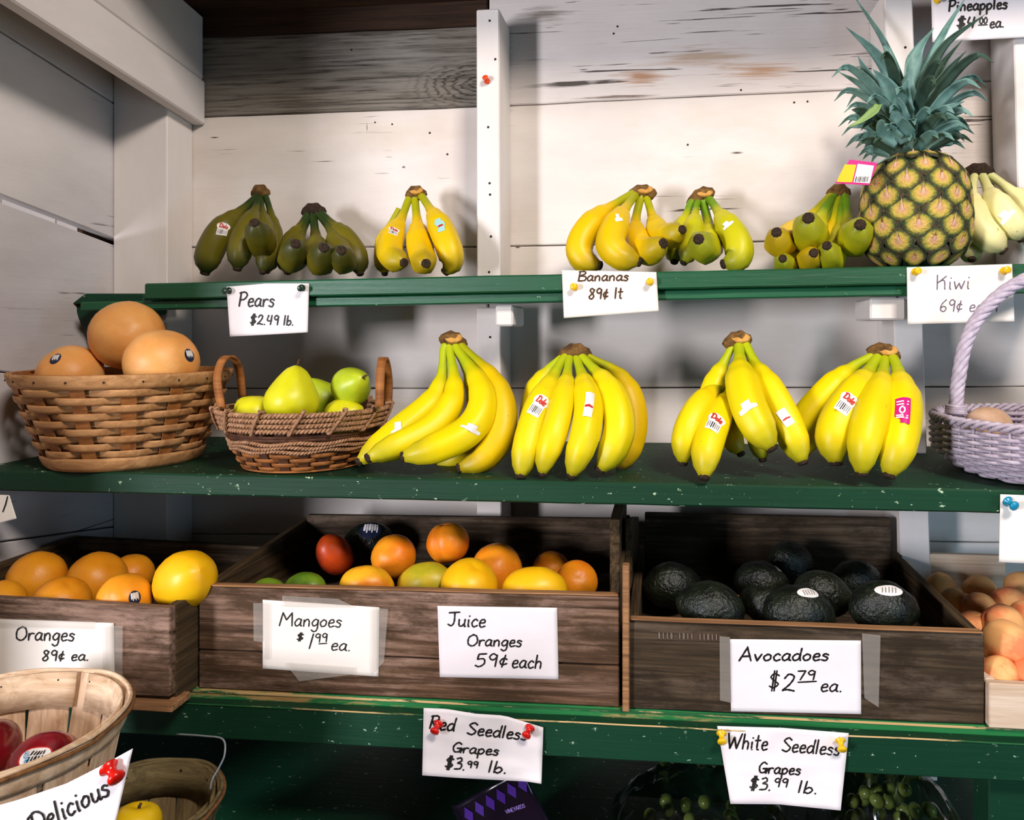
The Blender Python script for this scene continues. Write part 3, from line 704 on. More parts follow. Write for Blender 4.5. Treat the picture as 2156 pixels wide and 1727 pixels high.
bunch('split banana bunch with one broken stem right of the banana price sign', (1553, 716), 44, 1.20, [
    ([(1538, 736), (1512, 790), (1492, 850), (1478, 920)], 26, 1.16, .0),
    ([(1566, 800), (1548, 860), (1540, 915), (1559, 954)], 24, 1.125, .01, M_yel2),
    ([(1580, 800), (1590, 880), (1597, 930), (1605, 966)], 23, 1.135, .01, M_grn),
    ([(1536, 798), (1500, 826), (1464, 868), (1443, 922), (1438, 974)], 28, 1.09, .03),
    ([(1571, 728), (1590, 769), (1625, 828), (1661, 898), (1690, 972)], 32, 1.09, .02),
    ([(1545, 800), (1526, 848), (1503, 902), (1488, 956), (1483, 1004)], 31, 1.045, .03),
    ([(1556, 733), (1560, 794), (1574, 855), (1598, 905), (1625, 943)], 36, 1.07, .03)], M_yel, gm, tilt=.2,
    stickers=[(5, .66, .026, .028, 'brand', -.15), (4, .72, .018, .024, 'band', .2), (6, .72, .03, .012, 'plain', .1)])
bunch('wide yellow banana bunch beside the wicker handle basket', (1860, 742), 52, 1.21, [
    ([(1828, 754), (1794, 774), (1740, 826), (1694, 880), (1676, 935)], 28, 1.17, .01),
    ([(1838, 770), (1805, 800), (1750, 862), (1708, 920), (1696, 955)], 24, 1.17, .0, M_yel2),
    ([(1841, 762), (1812, 812), (1776, 866), (1756, 920), (1760, 974)], 37, 1.085, .03),
    ([(1884, 762), (1895, 805), (1899, 866), (1889, 938), (1871, 1000)], 36, 1.05, .04),
    ([(1862, 765), (1852, 819), (1834, 877), (1820, 938), (1814, 996)], 33, 1.05, .05)], M_yel, gm, tilt=-.2,
    stickers=[(2, .66, .026, .03, 'brand', -.15), (3, .66, .023, .038, 'pink', .05)])

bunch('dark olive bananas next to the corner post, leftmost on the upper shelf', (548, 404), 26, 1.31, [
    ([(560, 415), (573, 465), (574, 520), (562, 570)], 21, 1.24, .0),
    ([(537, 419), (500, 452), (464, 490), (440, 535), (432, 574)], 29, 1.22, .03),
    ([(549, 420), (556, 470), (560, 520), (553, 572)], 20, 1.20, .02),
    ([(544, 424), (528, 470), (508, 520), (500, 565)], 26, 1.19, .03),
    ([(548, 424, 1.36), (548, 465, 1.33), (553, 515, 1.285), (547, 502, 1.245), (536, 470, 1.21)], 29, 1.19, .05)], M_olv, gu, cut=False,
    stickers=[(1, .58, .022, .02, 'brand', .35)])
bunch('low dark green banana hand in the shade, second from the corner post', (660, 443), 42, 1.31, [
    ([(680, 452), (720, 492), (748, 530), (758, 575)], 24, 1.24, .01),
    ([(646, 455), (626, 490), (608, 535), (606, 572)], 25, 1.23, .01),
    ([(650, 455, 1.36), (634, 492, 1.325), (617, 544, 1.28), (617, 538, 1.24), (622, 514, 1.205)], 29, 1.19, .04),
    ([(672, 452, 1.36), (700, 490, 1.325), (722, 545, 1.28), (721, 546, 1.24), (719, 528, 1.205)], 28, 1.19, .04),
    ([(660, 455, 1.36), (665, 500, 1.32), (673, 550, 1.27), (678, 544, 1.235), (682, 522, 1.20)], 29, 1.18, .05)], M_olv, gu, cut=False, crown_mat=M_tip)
bunch('golden bananas with opened tips left of the middle post', (876, 407), 32, 1.31, [
    ([(840, 440), (815, 490), (808, 540), (810, 575)], 20, 1.27, .0),
    ([(861, 419, 1.36), (846, 458, 1.33), (825, 505, 1.285), (824, 541, 1.25), (850, 553, 1.225)], 27, 1.19, .03),
    ([(892, 419), (922, 468), (944, 519), (950, 555), (938, 572)], 28, 1.20, .03),
    ([(874, 422, 1.36), (879, 474, 1.32), (884, 528, 1.27), (891, 550, 1.235), (897, 555, 1.205)], 28, 1.18, .05)], M_yel2, gu,
    stickers=[(1, .58, .020, .021, 'brand'), (2, .62, .019, .028, 'blue')])
bunch('ripe yellow bananas curving left, resting behind the banana price sign', (1352, 405), 50, 1.31, [
    ([(1326, 411), (1274, 445), (1232, 489), (1218, 526), (1232, 550), (1262, 559)], 28, 1.20, .02, M_yel2),
    ([(1362, 418, 1.36), (1375, 460, 1.33), (1390, 494, 1.29), (1412, 496, 1.26), (1436, 484, 1.235)], 26, 1.20, .05),
    ([(1332, 417), (1302, 463), (1286, 511), (1306, 540), (1345, 551)], 30, 1.17, .04),
    ([(1348, 419, 1.36), (1338, 470, 1.33), (1345, 518, 1.285), (1367, 529, 1.25), (1396, 513, 1.22)], 29, 1.175, .06)], M_yel2, gu,
    stickers=[(2, .55, .014, .016, 'plain', .6)])
bunch('yellow green bananas with a bright cut crown, upper shelf', (1477, 412), 46, 1.31, [
    ([(1453, 430), (1440, 470), (1425, 510), (1420, 550)], 24, 1.24, .0, M_grn),
    ([(1466, 436), (1460, 480), (1450, 530), (1440, 552)], 22, 1.21, .02, M_grn),
    ([(1499, 426), (1526, 467), (1552, 508), (1552, 545), (1524, 556)], 29, 1.18, .03),
    ([(1482, 433, 1.36), (1491, 474, 1.33), (1490, 520, 1.285), (1480, 520, 1.245), (1471, 504, 1.21)], 31, 1.18, .05)], M_grn, gu, tilt=.45,
    stickers=[(2, .60, .022, .012, 'plain', .3)])
bunch('short green bananas pointing forward, left of the pineapple', (1766, 404), 34, 1.32, [
    ([(1748, 414, 1.37), (1712, 450, 1.35), (1664, 500, 1.31), (1642, 514, 1.265), (1635, 490, 1.225)], 29, 1.20, .03, M_yel2),
    ([(1760, 420, 1.37), (1725, 490, 1.34), (1668, 552, 1.29), (1650, 555, 1.255), (1648, 545, 1.23)], 23, 1.19, .02, M_grn),
    ([(1764, 420, 1.37), (1750, 475, 1.34), (1712, 542, 1.29), (1705, 546, 1.25), (1713, 533, 1.215)], 26, 1.175, .03, M_yel2),
    ([(1772, 418, 1.37), (1768, 480, 1.33), (1753, 545, 1.28), (1745, 538, 1.24), (1741, 518, 1.21)], 26, 1.18, .04),
    ([(1752, 416, 1.37), (1732, 450, 1.345), (1708, 500, 1.30), (1703, 490, 1.25), (1702, 460, 1.21)], 33, 1.19, .05),
    ([(1780, 414, 1.37), (1784, 455, 1.345), (1792, 506, 1.30), (1802, 500, 1.25), (1811, 474, 1.205)], 32, 1.17, .05)], M_grn, gu, cut=False)
bunch('light-leak pale bananas behind the pineapple at the right edge', (2060, 361), 52, 1.285, [
    ([(2038, 374), (2034, 410), (2030, 470), (2034, 540)], 20, 1.27, .0),
    ([(2086, 370), (2122, 398), (2160, 440), (2180, 520)], 27, 1.22, .0),
    ([(2040, 470), (2040, 500), (2046, 545)], 22, 1.22, .0),
    ([(2050, 374), (2046, 426), (2066, 482), (2112, 527)], 27, 1.20, .02),
    ([(2070, 374), (2094, 424), (2128, 468), (2152, 502)], 28, 1.21, .02)], M_plw, gu, cut=False, crown_mat=M_tip,
    stickers=[(4, .72, .028, .014, 'plain', .3)])

# ================================================================ round fruit
def ball(fn, nu=30, nv=18):
    vs, fs = [], []
    for j in range(nv+1):
        ph = pi*j/nv
        for i in range(nu):
            a = 2*pi*i/nu; vs.append(fn(Vector((sin(ph)*cos(a), sin(ph)*sin(a), cos(ph)))))
    for j in range(nv):
        for i in range(nu):
            i2 = (i+1) % nu; fs.append((j*nu+i, (j+1)*nu+i, (j+1)*nu+i2, j*nu+i2))
    return vs, fs
def f_orange(d):
    z = d.z*.95; k = 1-.07*math.exp(-((1-abs(d.z))/.03)); return Vector((d.x, d.y, z*k))
def f_oval(d): return Vector((d.x, d.y*.96, d.z*1.32*(1-.02*d.x)))
def f_mango(d): return Vector((d.x*1.28+.16*d.z*d.z-.08, d.y*.86, d.z*.98*(1-.10*d.x)))
def f_avo(d):
    k = 1-.26*max(0, d.x)**1.5; return Vector((d.x*1.34, d.y*k*.96, d.z*k))
def f_peach(d):
    a = math.atan2(d.y, d.x); k = 1-.10*math.exp(-(a/.16)**2)*(1-d.z*d.z*.3); k *= 1-.12*math.exp(-((1-abs(d.z))/.05))
    return Vector((d.x*k, d.y*k, d.z*.96*k))
def f_pear(d):
    t = (1-d.z)/2  # 0 top .. 1 bottom
    r = (.66+.36*(1/(1+math.exp(-(t-.40)*9))))
    return Vector((d.x*r, d.y*r, d.z*1.08+.04))
def f_apple(d):
    r = 1-.30*math.exp(-((1-d.z)/.07))-.16*math.exp(-((1+d.z)/.06)); return Vector((d.x*(1+.06*d.z), d.y*(1+.06*d.z), d.z*.92))*r
def f_kiwi(d): return Vector((d.x*1.15, d.y, d.z*.95))
SH = dict(orange=f_orange, oval=f_oval, mango=f_mango, avo=f_avo, peach=f_peach, pear=f_pear, apple=f_apple, kiwi=f_kiwi)
def fruit(name, cat, label, shape, u, v, Y, Rpx, material, group, rot=(0, 0, 0), lump=.0, stem=None, sticker=None, zmin=None):
    """one piece of fruit centred at pixel (u, v) and depth Y, Rpx its half height in pixels"""
    R = Rpx*Y/F; fn = SH[shape]; sd = Vector((u*.13, v*.17, Y*3))
    def g(d):
        p = fn(d)*R
        return p*(1+lump*noise.noise(d*2.2+sd)+lump*.4*noise.noise(d*6+sd)) if lump else p
    vs, fs = ball(g); me = bpy.data.meshes.new(name); me.from_pydata(vs, [], fs)
    me.polygons.foreach_set('use_smooth', [True]*len(me.polygons)); me.update()
    c = P(u, v, Y); E = Euler([math.radians(a) for a in rot]); Rm = E.to_matrix()
    o = link(name, me, material, None, c); o.rotation_euler = E; tagged(o, label, cat, group); ORG[o.name] = Vector()
    if zmin is not None:
        low = min((Rm @ p).z for p in vs)+c.z
        if low < zmin: o.location.z += zmin-low
    if stem:
        mb = MB(); L = stem[1]
        top = g(Vector((0, 0, 1))) if stem[0] == 'z' else g(Vector((1, 0, 0)))
        d = Vector((0, 0, 1)) if stem[0] == 'z' else Vector((1, 0, 0))
        tube(mb, [top-d*.003, top+d*L*.5, top+d*L+Vector((.001, .001, 0))], lambda q: .0022*(1-.3*q), 7)
        so = build(mb, 'stem', stem[2], None); so.parent = o; so.location = (0, 0, 0)
    if sticker:
        (su, sv), sr, kind = sticker[:3]
        # direction on the fruit that shows at pixel (su, sv)
        best = min(((d, (Rm @ g(d))+o.location) for d in [Vector((sin(a)*cos(b), sin(a)*sin(b), cos(a))) for a in [pi*i/60 for i in range(1, 60)] for b in [2*pi*j/90 for j in range(90)]] if (Rm @ d).dot(CAM-c) > .1),
                   key=lambda q: (lambda w: math.hypot(w[0]-su, w[1]-sv))(proj(q[1])))
        d0 = best[0]; wu = (Rm.inverted() @ UP); e1 = (wu-d0*wu.dot(d0)).normalized(); e0 = e1.cross(d0)
        q = sr*Y/F/R
        def pl(x, y, off=.0005):
            d = (d0+e0*x*q+e1*y*q).normalized(); p = g(d); return p+p.normalized()*off
        def disc(nm, rx, ry, off, mt, par):
            mb = MB(); vs = [pl(0, 0, off)]; fs = []; N = 20
            for k in (1, 2, 3):
                for i in range(N): a = 2*pi*i/N; vs.append(pl(cos(a)*rx*k/3, sin(a)*ry*k/3, off))
            for i in range(N):
                i2 = (i+1) % N; fs.append((0, 1+i, 1+i2))
                for k in (0, 1): fs.append((1+k*N+i, 1+(k+1)*N+i, 1+(k+1)*N+i2, 1+k*N+i2))
            mb.add(vs, fs); s = build(mb, nm, mt, None); s.parent = par; return s
        if kind == 'dark':
            so = disc('sticker', .95, 1.15, .0004, M_stdark, o)
            mb = MB()
            for i in range(6): ribbons(mb, [[Vector((-.5+.2*i, -.75, 0)), Vector((-.5+.2*i, -.1, 0)), Vector((-.5+.2*i, .15+.25*(i % 2), 0))]], .12 if i % 2 else .17, lambda x, y: pl(x, -y, .0009))
            so2 = build(mb, 'sticker_barcode', M_stick, None); so2.parent = so
        elif kind == 'apple':
            s0 = disc('sticker', 1.08, 1.08, .0004, M_red, o); so = disc('sticker_face', .96, .96, .0007, M_stick, s0)
            mb = MB()
            for r0 in (-.5, .1):
                for i in range(5): ribbons(mb, [[Vector((-.35+.2*i, r0, 0)), Vector((-.35+.2*i, r0+.2, 0)), Vector((-.35+.2*i, r0+.45, 0))]], .09 if i != 2 else .14, lambda x, y: pl(x, y, .0012))
            q2 = build(mb, 'sticker_barcode', M_ink, None); q2.parent = s0
            mb = MB(); ribbons(mb, strokes('4016', -.9, -.35, -.5, .45, .3), .05, lambda x, y: pl(x, -y, .0012))
            q3 = build(mb, 'sticker_number', M_bluepin, None); q3.parent = s0
        else:
            so = disc('sticker', 1.0, .62, .0004, M_stick, o)
            mb = MB()
            for i in range(5): ribbons(mb, [[Vector((-.5+.22*i, -.3, 0)), Vector((-.42+.22*i, 0, 0)), Vector((-.36+.22*i, .3, 0))]], .06, lambda x, y: pl(x, y, .0008))
            q2 = build(mb, 'sticker_print', M_greyink, None); q2.parent = so
    return o
def proj(p):
    d = Vector(p)-CAM; z = d.dot(FW); return PX+F*d.dot(RT)/z, PY-F*d.dot(UP)/z

M_stdark = simple('dark_blue_sticker', '1c2440', rough=.4)
M_bluepin = simple('blue_plastic', '1a86b8', rough=.3, spec=.5)
M_greyink = simple('grey_print', '8a8478', rough=.6)
M_gfruit = simple('grapefruit_peel', 'ec9848', 'f4b468', 14, .45, .4, bmp=.22, bscale=260, bdist=.0012)
M_orange = simple('orange_peel', 'ee8e14', 'f6a624', 16, .42, .4, bmp=.22, bscale=260, bdist=.0012)
M_orange2 = simple('yellow_citrus_peel', 'f8b408', 'fcc414', 16, .4, .4, bmp=.15, bscale=240, bdist=.001)
M_mango = simple('yellow_orange_mango_skin', 'e07a14', 'f4b020', 16, .4, .4, lo=.38, hi=.56, bmp=.05)
M_mangor = simple('red_mango_skin', '8a1c0c', 'd04a14', 14, .4, .4, bmp=.05)
M_mangog = simple('green_yellow_mango_skin', 'a8a01c', 'dcb428', 18, .4, .4, bmp=.05)
M_juice = simple('juice_orange_peel', 'e87810', 'f49a1c', 18, .42, .4, bmp=.25, bscale=240, bdist=.0014)
M_lime = simple('dark_green_mango_skin', '4a6a14', '7c9a24', 16, .4, .4, bmp=.08)
M_avo = simple('black_green_avocado_skin', '090b08', '1e2416', 45, .36, .5, bmp=.9, bscale=190, bdist=.003)
M_peach = simple('peach_skin', 'f08858', 'fab874', 18, .65, .25, lo=.40, hi=.55)
M_pear = simple('yellow_green_pear_skin', 'd0cc14', 'e2dc1c', 18, .4, .4, bmp=.06)
M_pearg = simple('green_pear_skin', 'a4b81c', 'c0cc28', 30, .4, .4, bmp=.10)
M_apple = simple('dark_red_apple_skin', '4c0810', '8c1420', 14, .22, .5, coat=.3)
M_appley = simple('yellow_apple_skin', 'ecbc0c', 'f4cc1c', 12, .35, .45)
M_kiwi = simple('brown_kiwi_skin', 'c09878', 'd4b094', 40, .8, .2, bmp=.3, bscale=200)
M_stem = simple('woody_stem', '3a2814', '5c4426', 80, .85)

g = 'grapefruits in the splint basket'
fruit('grapefruit', 'grapefruit', 'topmost grapefruit balanced on the other two in the splint basket', 'orange', 268, 706, 1.163, 78, M_gfruit, g, (70, 20, 10), .03)
fruit('grapefruit', 'grapefruit', 'large grapefruit at front right of the splint basket with round sticker', 'orange', 341, 764, 1.112, 79, M_gfruit, g, (20, 10, 40), .03, sticker=((399, 748), 14, 'dark'))
fruit('grapefruit', 'grapefruit', 'grapefruit lowest at the left rim of the splint basket with oval sticker', 'orange', 148, 790, 1.128, 70, M_gfruit, g, (35, -30, 0), .03, sticker=((116, 756), 13, 'dark'))
g = 'pears in the rope basket'
fruit('pear', 'pear', 'big yellow pear standing upright in the rope basket', 'pear', 616, 836, 1.10, 62, M_pear, g, (-8, 6, 0), .03, stem=('z', .010, M_stem))
fruit('pear', 'pear', 'yellow pear lying low at the left rope rim', 'pear', 535, 872, 1.12, 48, M_pear, g, (0, 62, 160), .03)
fruit('pear', 'pear', 'bright green round pear against the right basket handle', 'pear', 742, 812, 1.15, 46, M_pearg, g, (60, 40, 30), .03, stem=('z', .010, M_stem))
fruit('pear', 'pear', 'shaded green pear at the back of the rope basket', 'pear', 676, 836, 1.21, 42, M_pearg, g, (20, -30, 0), .03)
fruit('pear', 'pear', 'yellow pear tucked under the green one at the right rope rim', 'pear', 724, 876, 1.135, 42, M_pear, g, (10, 70, 10), .03)

def inz(ii, u, v, Y):
    x = P(u, v, Y).x; return lerp(ii[2], ii[3], (x-ii[0])/(ii[1]-ii[0]))+.0004
def put(ii, name, cat, label, shape, u, v, Y, R, mt, gp, rot=(0, 0, 0), lump=.03, **k):
    return fruit(name, cat, label, shape, u, v, Y, R, mt, gp, rot, lump, zmin=inz(ii, u, v, Y), **k)
g = 'oranges in the left crate'
put(i_or, 'orange', 'orange', 'orange cut by the left picture edge', 'orange', 2, 1282, .998, 52, M_orange, g, (30, 0, 0))
put(i_or, 'orange', 'orange', 'broad orange second from the left above the oranges sign', 'orange', 78, 1244, 1.078, 61, M_orange, g, (60, 10, 0))
put(i_or, 'orange', 'orange', 'orange lowest behind the crate rim, right above the word on the sign', 'orange', 130, 1294, 1.0, 60, M_orange, g, (10, 30, 0))
put(i_or, 'orange', 'orange', 'orange in the middle of the left crate with a small dark speck', 'orange', 206, 1238, 1.088, 62, M_orange, g, (40, 20, 60))
put(i_or, 'orange', 'orange', 'orange with a black and white sticker beside the yellow fruit', 'orange', 262, 1264, .995, 59, M_orange, g, (70, 0, 0), sticker=((284, 1259), 14, 'dark'))
put(i_or, 'orange', 'orange', 'dim orange at the back of the left crate', 'orange', 278, 1222, 1.15, 46, M_orange, g)
put(i_or, 'orange', 'orange', 'largest yellow oval citrus leaning over the crate corner', 'oval', 390, 1224, 1.015, 66, M_orange2, g, (30, 58, 0))
g = 'mangoes and oranges in the long crate'
mf = lambda *a, **k: put(i_ma, *a, **k)
mf('mango', 'mango', 'dark mango at the back with an oval blue sticker', 'mango', 780, 1140, 1.24, 42, M_avo, g, (0, 0, 20), sticker=((782, 1115), 21, 'dark'))
mf('mango', 'mango', 'small green mango nearest the left crate end', 'mango', 567, 1246, 1.06, 30, M_lime, g, (0, 5, 10))
mf('mango', 'mango', 'glossy green mango second from the left crate end', 'mango', 645, 1243, 1.06, 40, M_lime, g, (0, -5, -10))
mf('mango', 'mango', 'dim red mango at the back left of the long crate', 'mango', 706, 1170, 1.18, 38, M_mangor, g, (0, 60, 40))
mf('orange', 'orange', 'orange with pitted skin sitting between the red mango and the topmost orange', 'orange', 829, 1172, 1.14, 48, M_juice, g, (50, 0, 0))
mf('orange', 'orange', 'topmost creased orange of the long crate pile', 'peach', 943, 1143, 1.15, 46, M_juice, g, (10, 0, -110))
mf('mango', 'mango', 'red shouldered yellow mango above the mangoes sign', 'mango', 776, 1236, 1.06, 46, M_mango, g, (0, 10, 10))
mf('mango', 'mango', 'greenish yellow mango under the topmost orange', 'mango', 900, 1234, 1.09, 50, M_mangog, g, (0, -8, 0))
mf('orange', 'orange', 'juice orange behind the left corner of the juice oranges sign', 'orange', 988, 1260, 1.068, 62, M_orange2, g, (20, 20, 0))
mf('orange', 'orange', 'juice orange in the second row above the juice oranges sign', 'orange', 1046, 1218, 1.15, 56, M_juice, g, (20, 60, 0))
mf('mango', 'mango', 'widest orange yellow mango at the right front of the long crate', 'mango', 1130, 1254, 1.06, 56, M_orange2, g, (0, 0, 5))
mf('orange', 'orange', 'orange in the right corner of the long crate', 'orange', 1214, 1226, 1.128, 45, M_juice, g, (60, 30, 0))
mf('orange', 'orange', 'dim orange at the back right of the long crate', 'orange', 1160, 1222, 1.20, 40, M_juice, g)
g = 'avocados in the dark crate'
af = lambda *a, **k: put(i_av, *a, **k)
af('avocado', 'avocado', 'avocado in the left back corner of the dark crate', 'avo', 1416, 1232, 1.17, 47, M_avo, g, (0, 0, 20), lump=.05)
af('avocado', 'avocado', 'glossy avocado at the left front above the crate rim', 'avo', 1494, 1280, 1.06, 54, M_avo, g, (0, -8, 170), lump=.05)
af('avocado', 'avocado', 'shaded avocado with a white sticker on its right end', 'avo', 1602, 1226, 1.18, 42, M_avo, g, (0, 0, 0), lump=.05, sticker=((1642, 1196), 11, 'light'))
af('avocado', 'avocado', 'small avocado showing an orange stem scar in the middle', 'avo', 1602, 1272, 1.09, 36, M_avo, g, (0, -10, 160), lump=.05, stem=('x', .0015, M_orange))
af('avocado', 'avocado', 'avocado front centre with a sticker edge along its top', 'avo', 1684, 1292, 1.05, 56, M_avo, g, (0, 8, 10), lump=.05, sticker=((1703, 1249), 20, 'light'))
af('avocado', 'avocado', 'avocado in the second row just above the avocado price sign', 'avo', 1734, 1252, 1.12, 47, M_avo, g, (0, 14, 5), lump=.05)
af('avocado', 'avocado', 'avocado at the right front with an oval white sticker on top', 'avo', 1862, 1280, 1.06, 54, M_avo, g, (0, 6, 12), lump=.05, sticker=((1871, 1244), 23, 'light'))
af('avocado', 'avocado', 'dim avocado by the right crate side at the back', 'avo', 1804, 1222, 1.22, 42, M_avo, g, (0, 0, 30), lump=.05)
af('avocado', 'avocado', 'almost black avocado at the very back of the pile', 'avo', 1668, 1190, 1.27, 46, M_avo, g, (0, 30, 50), lump=.05)
g = 'peaches in the pale box'
pf = lambda l, u, v, Y, R, rot: put(i_pe, 'peach', 'peach', l, 'peach', u, v, Y, R, M_peach, g, rot, .03)
pf('peach in the back left corner beside the crate side', 1982, 1236, 1.29, 29, (20, 0, 10))
pf('rosy peach second from the left in the back row', 2062, 1246, 1.28, 33, (20, 40, 200))
pf('rosy peach at the back row right edge', 2150, 1236, 1.28, 32, (0, 30, 100))
pf('peach in the second row against the crate side', 2012, 1270, 1.22, 31, (30, 0, 60))
pf('peach in the second row centre, blushing pink', 2060, 1284, 1.19, 35, (30, 0, 250))
pf('peach in the second row right of centre', 2124, 1274, 1.22, 37, (20, 30, 150))
pf('peach in the third row close to the crate side', 2050, 1320, 1.145, 32, (20, 0, 0))
pf('yellow peach in the third row centre', 2110, 1316, 1.128, 41, (40, 20, 220))
pf('peach at the right edge in the third row', 2164, 1304, 1.16, 37, (10, 0, 30))
pf('biggest peach in front with a dark stem dimple', 2119, 1358, 1.06, 49, (50, 20, 120))
pf('peach at bottom left of the pale box front', 2104, 1420, 1.026, 36, (20, 20, 300))
pf('peach at bottom right of the pale box front', 2168, 1422, 1.026, 36, (20, 0, 100))

# ================================================================ pineapple
def pine_eye_mat():
    m, nt, b = newmat('pineapple_eye', .55, .35)
    tc = nd(nt, 'ShaderNodeTexCoord'); sp = nd(nt, 'ShaderNodeSeparateXYZ'); nt.links.new(tc.outputs['Object'], sp.inputs[0])
    q = nd(nt, 'ShaderNodeVectorMath', operation='MULTIPLY'); nt.links.new(tc.outputs['Object'], q.inputs[0]); q.inputs[1].default_value = (1, 1, 0)
    ln = nd(nt, 'ShaderNodeVectorMath', operation='LENGTH'); nt.links.new(q.outputs[0], ln.inputs[0])
    vec = coords(nt, (1, 1, 1)); n = noi(nt, vec, 5, 4)
    ad = nd(nt, 'ShaderNodeMath', operation='MULTIPLY_ADD'); nt.links.new(n, ad.inputs[0]); ad.inputs[1].default_value = .45; nt.links.new(ln.outputs['Value'], ad.inputs[2])
    rad = ramp(nt, ad.outputs[0], [(.30, srgb('d89a78')), (.55, srgb('dcb85c')), (.74, srgb('b4a83c')), (.90, srgb('3a5a28')), (1.0, srgb('16301a'))])
    nt.links.new(mix(nt, ramp(nt, n, [(.4, 0.0), (.7, .5)]), rad, mix(nt, .5, rad, srgb('c07850'))), b.inputs['Base Color'])
    bump(nt, b, n, .4, .05)
    return m
M_eye = pine_eye_mat()
M_pine = simple('dark_green_pineapple_rind', '16281a', '2c4424', 60, .7, bmp=.5)
M_bract = simple('dry_pink_bract', 'c89c80', 'dcb8a0', 60, .7)
M_leaf = simple('blue_green_pineapple_leaf', '4c766c', '7ea298', 24, .5, .4, bmp=.1)
M_leafl = simple('light_green_pineapple_leaf', '7c9a58', '94b068', 24, .5, .4)
M_leafd = simple('dark_pineapple_leaf', '2c4034', '46604e', 24, .5, .4)
YPI = 1.262
pc = P(1926, 447, YPI); px_m = YPI/F
Rw, Rh = 101*px_m, 118*px_m
zb = zU(pc.x)+.001
pc.z = zb+Rh
pin = thing('pineapple', 'whole pineapple with a tall leafy crown standing on the upper shelf', 'pineapple', (pc.x, pc.y, zb))
def pr(s):      # radius at height s in -1..1
    return Rw*max(0, 1-abs(s+.05)**3.2)**.5*(1-.05*s) if abs(s) < .999 else 0
mb = MB(); prf = [(max(.004, pr(-.985+1.96*i/26)*.965), -Rh*.985+Rh*1.96*i/26) for i in range(27)]
lathe(mb, prf, 40, Matrix.Translation(pc)); build(mb, 'rind', M_pine, pin)
# one eye, shared by all
em = bpy.data.meshes.new('eye'); ev, ef = [(0, 0, .34)], []
NA = 16
for k, rho in enumerate((.35, .62, .84, 1.0)):
    for i in range(NA):
        a = 2*pi*i/NA; rr = rho/(abs(cos(a))**1.35+abs(sin(a))**1.35)**(1/1.35)
        jag = 1+(.10*(i % 2) if k == 2 else 0)
        ev.append((cos(a)*rr*jag, sin(a)*rr*jag, (.33, .27, .17, -.12)[k]-.05*sin(a)))
for i in range(NA):
    i2 = (i+1) % NA; ef.append((0, 1+i, 1+i2))
    for k in range(3): ef.append((1+k*NA+i, 1+(k+1)*NA+i, 1+(k+1)*NA+i2, 1+k*NA+i2))
em.from_pydata(ev, [], ef); em.polygons.foreach_set('use_smooth', [True]*len(em.polygons)); em.materials.append(M_eye); em.update()
bmh = bpy.data.meshes.new('bract')
bmh.from_pydata([(-.12, -.10, .33), (.12, -.10, .33), (.06, .30, .48), (-.06, .30, .48), (0, .78, .62), (0, .1, .46)], [], [(0, 1, 5), (1, 2, 5), (2, 3, 5), (3, 0, 5), (2, 4, 3), (3, 4, 2)])
bmh.materials.append(M_bract); bmh.update()
rows, per = 8, 10
for j in range(rows):
    s = -.86+1.72*j/(rows-1)
    r = pr(s); dr = (pr(min(.98, s+.04))-pr(s-.04))/(.08*Rh)
    for i in range(per):
        a = 2*pi*(i+.5*(j % 2)+.06*j)/per
        n = Vector((cos(a), sin(a), -dr)).normalized(); tx = Vector((-sin(a), cos(a), 0)); ty = n.cross(tx)
        hw = 2*pi*r/per*.53; hh = 1.72*Rh/(rows-1)*1.02
        loc = Vector((r*cos(a), r*sin(a), s*Rh))+pc-ORG[pin.name]
        M = Matrix((tx, ty, n)).transposed().to_4x4(); M = Matrix.Translation(loc) @ M @ Matrix.Diagonal((hw, hh, .011, 1))
        o = bpy.data.objects.new('eye', em); col.objects.link(o); o.parent = pin; o.matrix_local = M
        if n.dot(CAM-(loc+ORG[pin.name])) > -.2:
            bo = bpy.data.objects.new('bract', bmh); col.objects.link(bo); bo.parent = o
def leaf(pts, w, mt, parent=pin, name='leaf', n=7, curl=.35):
    path = catmull(pts, n); m = len(path); mb = MB(); vs, fs = [], []
    T = frames(path)[0]
    for i in range(m):
        t = i/(m-1); ww = w*(.75+.5*t-.1 if t < .3 else .88*(1-((t-.3)/.7)**1.35)+.012)
        side = T[i].cross((CAM-path[i])).normalized()
        ax = Vector((pc.x, pc.y, path[i].z)); out = (path[i]-ax)
        if out.length > 1e-4:
            s2 = T[i].cross(out.normalized())
            if s2.length > .2: side = (side*.45+s2.normalized()*(.55 if s2.dot(side) > 0 else -.55)).normalized()
        nn = side.cross(T[i]).normalized()
        for x in (-1, -.5, 0, .5, 1): vs.append(path[i]+side*(x*ww/2)+nn*(-curl*ww*.5*(1-abs(x))))
        for x in (1, .5, 0, -.5, -1): vs.append(path[i]+side*(x*ww/2)+nn*(-curl*ww*.5*(1-abs(x))-.0007))
    for i in range(m-1):
        for k in range(10):
            k2 = (k+1) % 10; fs.append((i*10+k, (i+1)*10+k, (i+1)*10+k2, i*10+k2))
    fs.append(tuple(range(10))); fs.append(tuple((m-1)*10+k for k in reversed(range(10))))
    mb.add(vs, fs); return build(mb, name, mt, parent)
